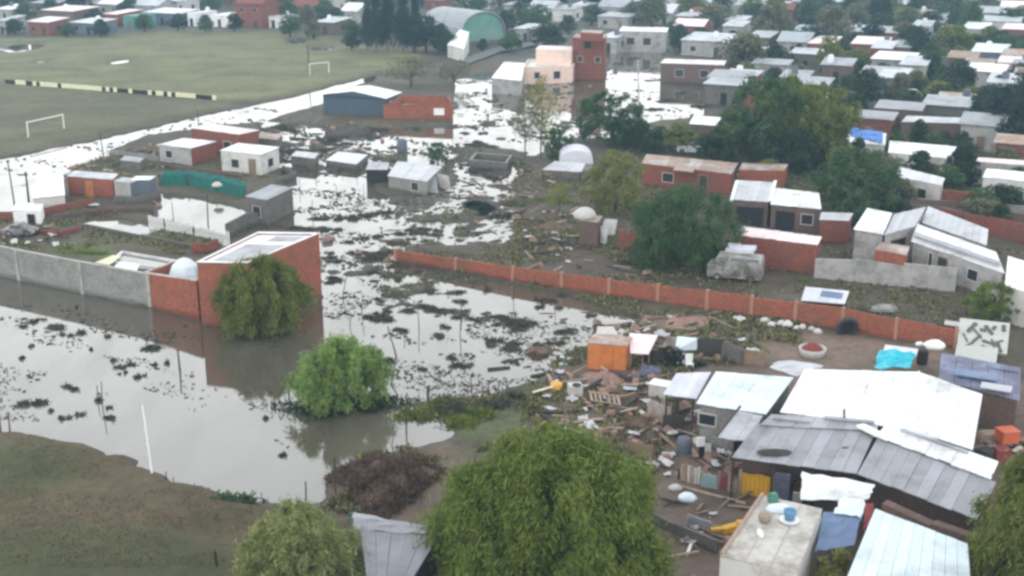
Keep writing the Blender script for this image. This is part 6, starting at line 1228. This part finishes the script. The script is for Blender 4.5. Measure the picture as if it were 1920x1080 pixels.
# right hand town, row by row
for a in ((1012, 40, 50, 'tin_white', 'render_grey', 'gable'), (1045, 42, 60, 'tin_blue_white', 'render_pale'), (1085, 34, 36, 'tin_white', 'brick_dull'), (1146, 34, 54, 'tin_white', 'render_grey', 'gable'), (1178, 28, 40, 'tin_blue_white', 'render_grey'), (1240, 18, 60, 'tin_white', 'render_pale', 'gable'), (1300, 12, 54, 'tin_mid', 'render_grey'),
          (1232, 46, 56, 'tin_lilac', 'render_grey', 'gable'), (1285, 56, 40, 'tin_white', 'brick_dull'), (1290, 74, 56, 'tin_pink', 'brick_dull', 'gable'), (1376, 64, 38, 'tin_white', 'render_grey'), (1372, 78, 36, 'tin_white', 'render_grey'), (1395, 34, 44, 'tin_mid', 'render_grey'), (1460, 40, 50, 'brick_dull', 'brick_dull', 'gable'), (1425, 22, 44, 'tin_lilac', 'brick_dark'),
          (1320, 108, 90, 'tin_white', 'render_grey'), (1400, 134, 70, 'tin_white', 'brick_dark'), (1510, 86, 46, 'tin_white', 'render_grey'), (1485, 106, 56, 'tin_white', 'render_grey', 'gable'), (1535, 112, 40, 'tin_pink', 'brick_dull'), (1560, 46, 30, 'tin_white', 'render_white'), (1628, 88, 100, 'tin_white', 'brick_dull'), (1626, 112, 60, 'tin_pink', 'brick_dull'), (1650, 122, 34, 'tin_white', 'brick_dull'),
          (1684, 120, 34, 'tin_white', 'brick_dark'), (1668, 144, 70, 'tin_white', 'render_grey'), (1708, 158, 44, 'tin_white', 'render_grey'), (1664, 186, 44, 'tin_lilac', 'slate_panel'), (1750, 56, 34, 'tin_white', 'render_pale'), (1780, 40, 30, 'tin_white', 'render_pale'), (1830, 24, 70, 'tin_white', 'render_grey'), (1880, 26, 60, 'tin_blue_white', 'render_grey'), (1850, 46, 60, 'tin_lilac', 'render_grey', 'gable'), (1905, 42, 60, 'tin_pink', 'brick_dull', 'gable'),
          (1870, 66, 70, 'tin_white', 'render_pale'), (1825, 80, 40, 'tin_white', 'render_grey'), (1910, 82, 60, 'tin_pink', 'brick_dull'), (1850, 130, 56, 'tin_blue_white', 'slate_panel'), (1836, 168, 76, 'tin_white', 'render_grey'), (1900, 152, 60, 'tin_pink', 'render_cream'), (1875, 196, 50, 'tin_mid', 'render_grey'), (1700, 30, 44, 'tin_mid', 'brick_dark'), (1725, 78, 30, 'tin_mid', 'render_grey'), (1420, 100, 40, 'tin_mid', 'brick_dark'), (1350, 20, 40, 'tin_mid', 'render_grey'), (1580, 24, 40, 'tin_mid', 'brick_dark'), (960, 30, 36, 'tin_mid', 'render_grey'), (985, 80, 44, 'tin_mid', 'render_grey'), (1140, 100, 30, 'tin_lilac', 'render_grey')):
    fh(*a)
fh(1648, 112, 30, 'brick_dull', 'brick_dull', 'flat', 1, 'bright red box shaped house below the long white far roof')
# trees of the far town
FT = {'round': G_DEEP}
def ft(px, py, w_, top, m, kind='far'):
    nm = {G_DARK: 'dark green tree', G_BLUE: 'blackish bluish tree', G_DEEP: 'mid green tree', G_OLIVE: 'olive tree', G_YEL: 'yellow green tree', G_GREY: 'pale grey green tree', G_MID: 'fresh green tree'}[m]
    tree(px, py, w_, top, kind, m, ('tall ' if kind == 'tall' else '') + nm + ' ' + near(px, py), 'far_tree' if kind != 'tall' else 'conifer', ('tall ' if kind == 'tall' else '') + nm + 's of the far town')
for a in ((50, 40, 44, 4, G_DEEP), (178, 42, 40, 16, G_DARK), (245, 30, 42, -4, G_DEEP), (285, 28, 50, -10, G_DARK), (400, 26, 40, -12, G_DEEP), (545, 50, 56, 2, G_DEEP), (578, 56, 44, 8, G_GREY), (612, 52, 50, -2, G_DEEP), (140, 20, 40, -14, G_DARK), (20, 24, 40, -12, G_DARK), (350, 14, 36, -20, G_DEEP), (480, 10, 50, -24, G_DARK),
          (660, 78, 44, 40, G_DEEP), (800, 98, 66, 28, G_BLUE), (830, 100, 46, 44, G_DARK), (775, 100, 60, 40, G_BLUE), (850, 50, 60, 4, G_GREY), (950, 60, 50, 20, G_DARK), (1026, 92, 84, 44, G_DARK), (985, 60, 40, 22, G_DEEP), (1065, 66, 40, 30, G_DARK), (1110, 48, 54, 8, G_DEEP), (1200, 44, 54, 2, G_DARK), (1275, 100, 50, 46, G_DARK), (1312, 92, 44, 52, G_DARK), (1340, 60, 90, 4, G_GREY), (1395, 116, 54, 64, G_BLUE),
          (1438, 84, 70, 26, G_DARK), (1475, 94, 60, 46, G_DEEP), (1455, 140, 76, 84, G_DARK), (1495, 165, 60, 120, G_GREY), (1552, 145, 54, 66, G_OLIVE), (1512, 60, 44, 8, G_DARK), (1600, 72, 60, 6, G_GREY), (1570, 100, 40, 60, G_DEEP), (1706, 118, 36, 50, G_DARK), (1785, 118, 92, 46, G_OLIVE), (1885, 118, 84, 62, G_DEEP), (1740, 152, 70, 102, G_DARK), (1796, 178, 72, 112, G_DARK), (1756, 205, 54, 152, G_YEL), (1816, 222, 90, 164, G_MID),
          (1622, 208, 84, 130, G_DARK), (1585, 190, 60, 140, G_DARK), (1682, 206, 60, 138, G_GREY), (1872, 275, 96, 160, G_BLUE), (1910, 240, 76, 130, G_BLUE), (1830, 258, 70, 190, G_DARK), (1400, 160, 60, 120, G_OLIVE), (1360, 170, 50, 128, G_GREY), (1790, 60, 50, 22, G_DARK), (1700, 64, 50, 26, G_DEEP), (1240, 44, 50, 6, G_DARK), (1350, 44, 60, -10, G_DARK), (1460, 24, 60, -20, G_DEEP), (1540, 24, 60, -18, G_DARK), (1740, 22, 50, -12, G_DARK),
          (1720, 178, 50, 150, G_DARK), (1915, 100, 40, 66, G_DARK), (1860, 104, 40, 76, G_DARK), (1330, 300, 70, 250, G_DARK), (1225, 290, 60, 262, G_DARK), (1570, 270, 60, 200, G_DEEP), (1660, 232, 60, 205, G_GREY), (1700, 215, 50, 180, G_DARK)):
    ft(*a)
for a in ((1902, 292, 84, 186, G_BLUE), (1846, 246, 84, 160, G_DARK), (1762, 216, 64, 158, G_DARK), (1705, 216, 56, 170, G_DEEP), (1800, 300, 50, 246, G_DARK), (1655, 160, 50, 118, G_DARK), (1740, 122, 50, 80, G_DEEP), (1600, 230, 60, 176, G_DARK), (1905, 168, 60, 118, G_DARK), (1870, 190, 56, 142, G_DEEP), (838, 104, 44, 58, G_DARK), (958, 100, 46, 56, G_DEEP), (905, 98, 26, 74, G_DARK), (28, 66, 40, 36, G_DARK), (128, 72, 34, 44, G_DEEP), (190, 72, 40, 38, G_DARK), (272, 62, 44, 28, G_DEEP), (335, 60, 40, 26, G_DARK), (386, 62, 36, 30, G_DEEP), (440, 62, 36, 26, G_DARK), (545, 72, 50, 30, G_DEEP), (588, 76, 44, 40, G_GREY), (232, 40, 40, 6, G_DARK), (490, 34, 46, 2, G_DARK), (96, 34, 44, -2, G_DEEP), (630, 58, 50, 14, G_DARK), (660, 96, 40, 62, G_DARK), (1740, 70, 70, 22, G_DARK), (1815, 66, 60, 20, G_DEEP), (1890, 60, 60, 14, G_DARK), (1855, 92, 60, 50, G_OLIVE), (1825, 112, 60, 66, G_DARK), (1905, 128, 60, 84, G_DEEP), (1845, 150, 54, 108, G_DARK), (1690, 88, 56, 40, G_GREY), (1625, 60, 50, 14, G_DARK), (1560, 70, 56, 24, G_DARK), (1520, 40, 60, -4, G_DEEP), (1420, 50, 60, 6, G_DARK), (1370, 100, 54, 58, G_DARK), (1260, 72, 40, 40, G_DEEP), (1180, 44, 50, 10, G_GREY), (1130, 20, 60, -18, G_DARK), (1010, 30, 60, -12, G_DARK), (1610, 130, 50, 90, G_OLIVE), (1525, 130, 50, 92, G_DEEP), (1900, 30, 60, -12, G_DARK), (1770, 90, 50, 52, G_DARK)): ft(*a)
for a in ((705, 100, 46, -26, G_BLUE, 'tall'), (728, 98, 40, -20, G_BLUE, 'tall'), (756, 100, 46, -34, G_BLUE, 'tall'), (690, 96, 34, 0, G_BLUE, 'tall'), (780, 98, 36, -10, G_BLUE, 'tall'), (1646, 66, 64, -26, G_BLUE, 'tall'), (1790, 46, 44, -14, G_BLUE, 'tall')): ft(*a)
# the rest of the far town, block by block
def clear(p, rad): return all((p.x - q.x) ** 2 + (p.y - q.y) ** 2 > (rad + w_ * .55) ** 2 for q, w_ in HOUSES) and all((p.x - q.x) ** 2 + (p.y - q.y) ** 2 > (rad * .7 + w_ * .35) ** 2 for q, w_ in TREES)
cnt = 0
for k in range(2600):
    p = Vector((R.uniform(-220, 240), R.uniform(190, 470), 0)); px, py = Qpix(p)
    if not (-60 < px < 1990) or py > 150 or cnt > 290: continue
    if px < 990 and py > 34: continue
    if px < 1150 and py > 60: continue
    if 1130 < px < 1350 and py > 62: continue
    if px < 1380 and py > 80: continue
    if not clear(p, 3.2): continue
    cnt += 1
    if R.random() < .22:
        fh(px, py, R.uniform(6, 9.5) * pxm(py), R.choice(['tin_far', 'tin_far', 'tin_far', 'tin_rust', 'tin_grey', 'tin_grey', 'brick_dull']), R.choice(['render_grey', 'brick_dull', 'render_pale', 'brick_dark']), R.choice(['shed', 'shed', 'gable']), depth=R.uniform(5, 7.5))
    else:
        h = R.uniform(5, 10); q = Qpix((p.x, p.y, h)); ft(px, py, R.uniform(6, 11) * pxm(py), q[1], R.choice([G_DARK, G_DEEP, G_DARK, G_GREY, G_OLIVE, G_BLUE]))

def in_foot(p): return any(inpoly(np.array([p.x]), np.array([p.y]), [(c.x, c.y) for c in f])[0] for f in FOOT)
cnt = 0
for k in range(700):
    px, py = R.uniform(1195, 1960), R.uniform(120, 420); p = P(px, py)
    if cnt > 22: break
    if not clear(p, 2.8) or px < 1350 and py < 265 or px < 1420 and py > 240 or py > 325 or in_foot(p) or in_foot(p + V * 4) or in_foot(p + U * 2.5) or in_foot(p - U * 2.5): continue
    cnt += 1; rf, wl = R.choice(['tin_far', 'tin_rust', 'tin_grey', 'tin_grey', 'tin_dull']), R.choice(['brick_dull', 'block_dark', 'render_grey', 'brick_dark'])
    far_house(px, py, R.uniform(3.5, 6) * pxm(py), rf, wl, 'yard shed, %s, %s, %s' % ({**RN, 'tin_dull': 'stained roof'}[rf].replace(' tin', ''), {**WN, 'block_dark': 'dark walls'}[wl], near(px, py).replace('to the left', 'left').replace('to the right', 'right').replace(' by the brown house', '').replace('bright red box', 'red box')), 'back yard sheds between the houses', 'shed', 1, None, R.uniform(2.5, 4), 'yard_shed', 'shed')
cnt = 0
for k in range(400):
    px, py = R.uniform(1195, 1960), R.uniform(130, 430); p = P(px, py); q = U if R.random() < .55 else V; ln = R.uniform(4, 10)
    if cnt > 26: break
    if px < 1350 and py < 265 or px < 1400 and py > 270 or any(in_foot(p + q * (ln * u)) or not clear(p + q * (ln * u), .4) for u in (0, .25, .5, .75, 1)): continue
    cnt += 1; a = Qpix(p); b_ = Qpix(p + q * ln); m = R.choice(['brick_dull', 'block_grey', 'brick_dark', 'block_dark'])
    wall_run('%s yard wall %s' % ({'brick_dull': 'red brick', 'block_grey': 'grey block', 'brick_dark': 'brown', 'block_dark': 'dark grey'}[m], near(px, py)), [a, Qpix(p + q * ln * .5), b_], R.uniform(1.3, 1.9), m, 'yard_wall')['group'] = 'yard walls between the houses'
cnt = 0
for k in range(900):
    px, py = R.uniform(1180, 1960), R.uniform(110, 440)
    if cnt > 80: break
    p = P(px, py)
    if not clear(p, 1.6) or px < 1340 and py < 260 or px < 1570 and py > 315: continue
    if any(inpoly(np.array([p.x]), np.array([p.y]), [(c.x, c.y) for c in f])[0] for f in FOOT): continue
    cnt += 1; h = R.uniform(1.6, 4); bm, bc = R.choice([(G_DARK, 'dark'), (G_DEEP, 'green'), (G_DARK, 'dark'), (G_OLIVE, 'olive'), (G_GREY, 'greyish')]); bw = R.uniform(2.5, 5.5); tree(px, py, bw * pxm(py), Qpix((p.x, p.y, h))[1], 'far', bm, ('small ' if bw < 3.5 else 'wide ' if bw > 4.6 else '') + ('tall ' if h > 3.2 else 'low ' if h < 2.2 else '') + bc + ' bush growing ' + near(px, py), 'bush', 'bushes growing between the houses', cat='bush')

# scrub and weeds rooted in the mud of the yards
g = np.random.default_rng(21); PTS = []
for x0, y0, x1, y1, n in ((960, 330, 1340, 545, 5200), (1330, 470, 1920, 620, 2600), (1180, 590, 1500, 690, 2200), (130, 285, 560, 345, 2000), (0, 395, 420, 480, 2400), (480, 230, 1000, 330, 2600), (600, 400, 980, 560, 2600), (880, 560, 1200, 690, 2000), (740, 740, 1010, 850, 2600), (1180, 240, 1920, 460, 6000), (600, 850, 830, 980, 900), (1000, 690, 1300, 860, 1400)):
    for a, b_ in zip(g.uniform(x0, x1, n), g.uniform(y0, y1, n)):
        p = P(a, b_); z = ground_z(p)
        if z > .03: PTS.append((p.x, p.y, z))
PTS = np.array(PTS); nz_ = fbm(PTS[:, 0] * .3, PTS[:, 1] * .3, 91, 4); PTS = PTS[nz_ > .46]; n = len(PTS); rp_ = 5; h = np.repeat(g.uniform(.08, .32, n), rp_); C = np.repeat(PTS, rp_, 0) + np.stack([g.normal(size=n * rp_) * .16, g.normal(size=n * rp_) * .16, h * .3], 1)
for nm, m, lb, sel in (('scrub', G_PALE, 'low olive scrub growing over the muddy yards', slice(0, None, 2)), ('dry_weeds', G_DRY, 'dry brown weeds scattered over the muddy yards', slice(1, None, 2))):
    c = C[sel]; k = len(c); tag(quads_obj(nm, c, unit(np.stack([g.normal(size=k) * .7, g.normal(size=k) * .7, np.abs(g.normal(size=k)) + .4], 1)), h[sel], h[sel] * .35, m, None, seed=4), lb, 'weeds', None, 'stuff')

# ------------------------------------------------------------------ the hazy air
hz = bpy.data.materials.new('haze'); hz.use_nodes = True; t = hz.node_tree; t.nodes.clear(); o_ = t.nodes.new('ShaderNodeOutputMaterial'); v = t.nodes.new('ShaderNodeVolumePrincipled')
v.inputs['Color'].default_value = (.50, .80, 1, 1); v.inputs['Density'].default_value = .00045; v.inputs['Anisotropy'].default_value = .0
t.links.new(v.outputs[0], o_.inputs['Volume'])
o = MB().hexa([(-1450, -260, -2.2), (1450, -260, -2.2), (1450, 2300, -2.2), (-1450, 2300, -2.2)], [(-1450, -260, 30), (1450, -260, 30), (1450, 2300, 30), (-1450, 2300, 30)]).build('haze', hz); o['kind'] = 'stuff'
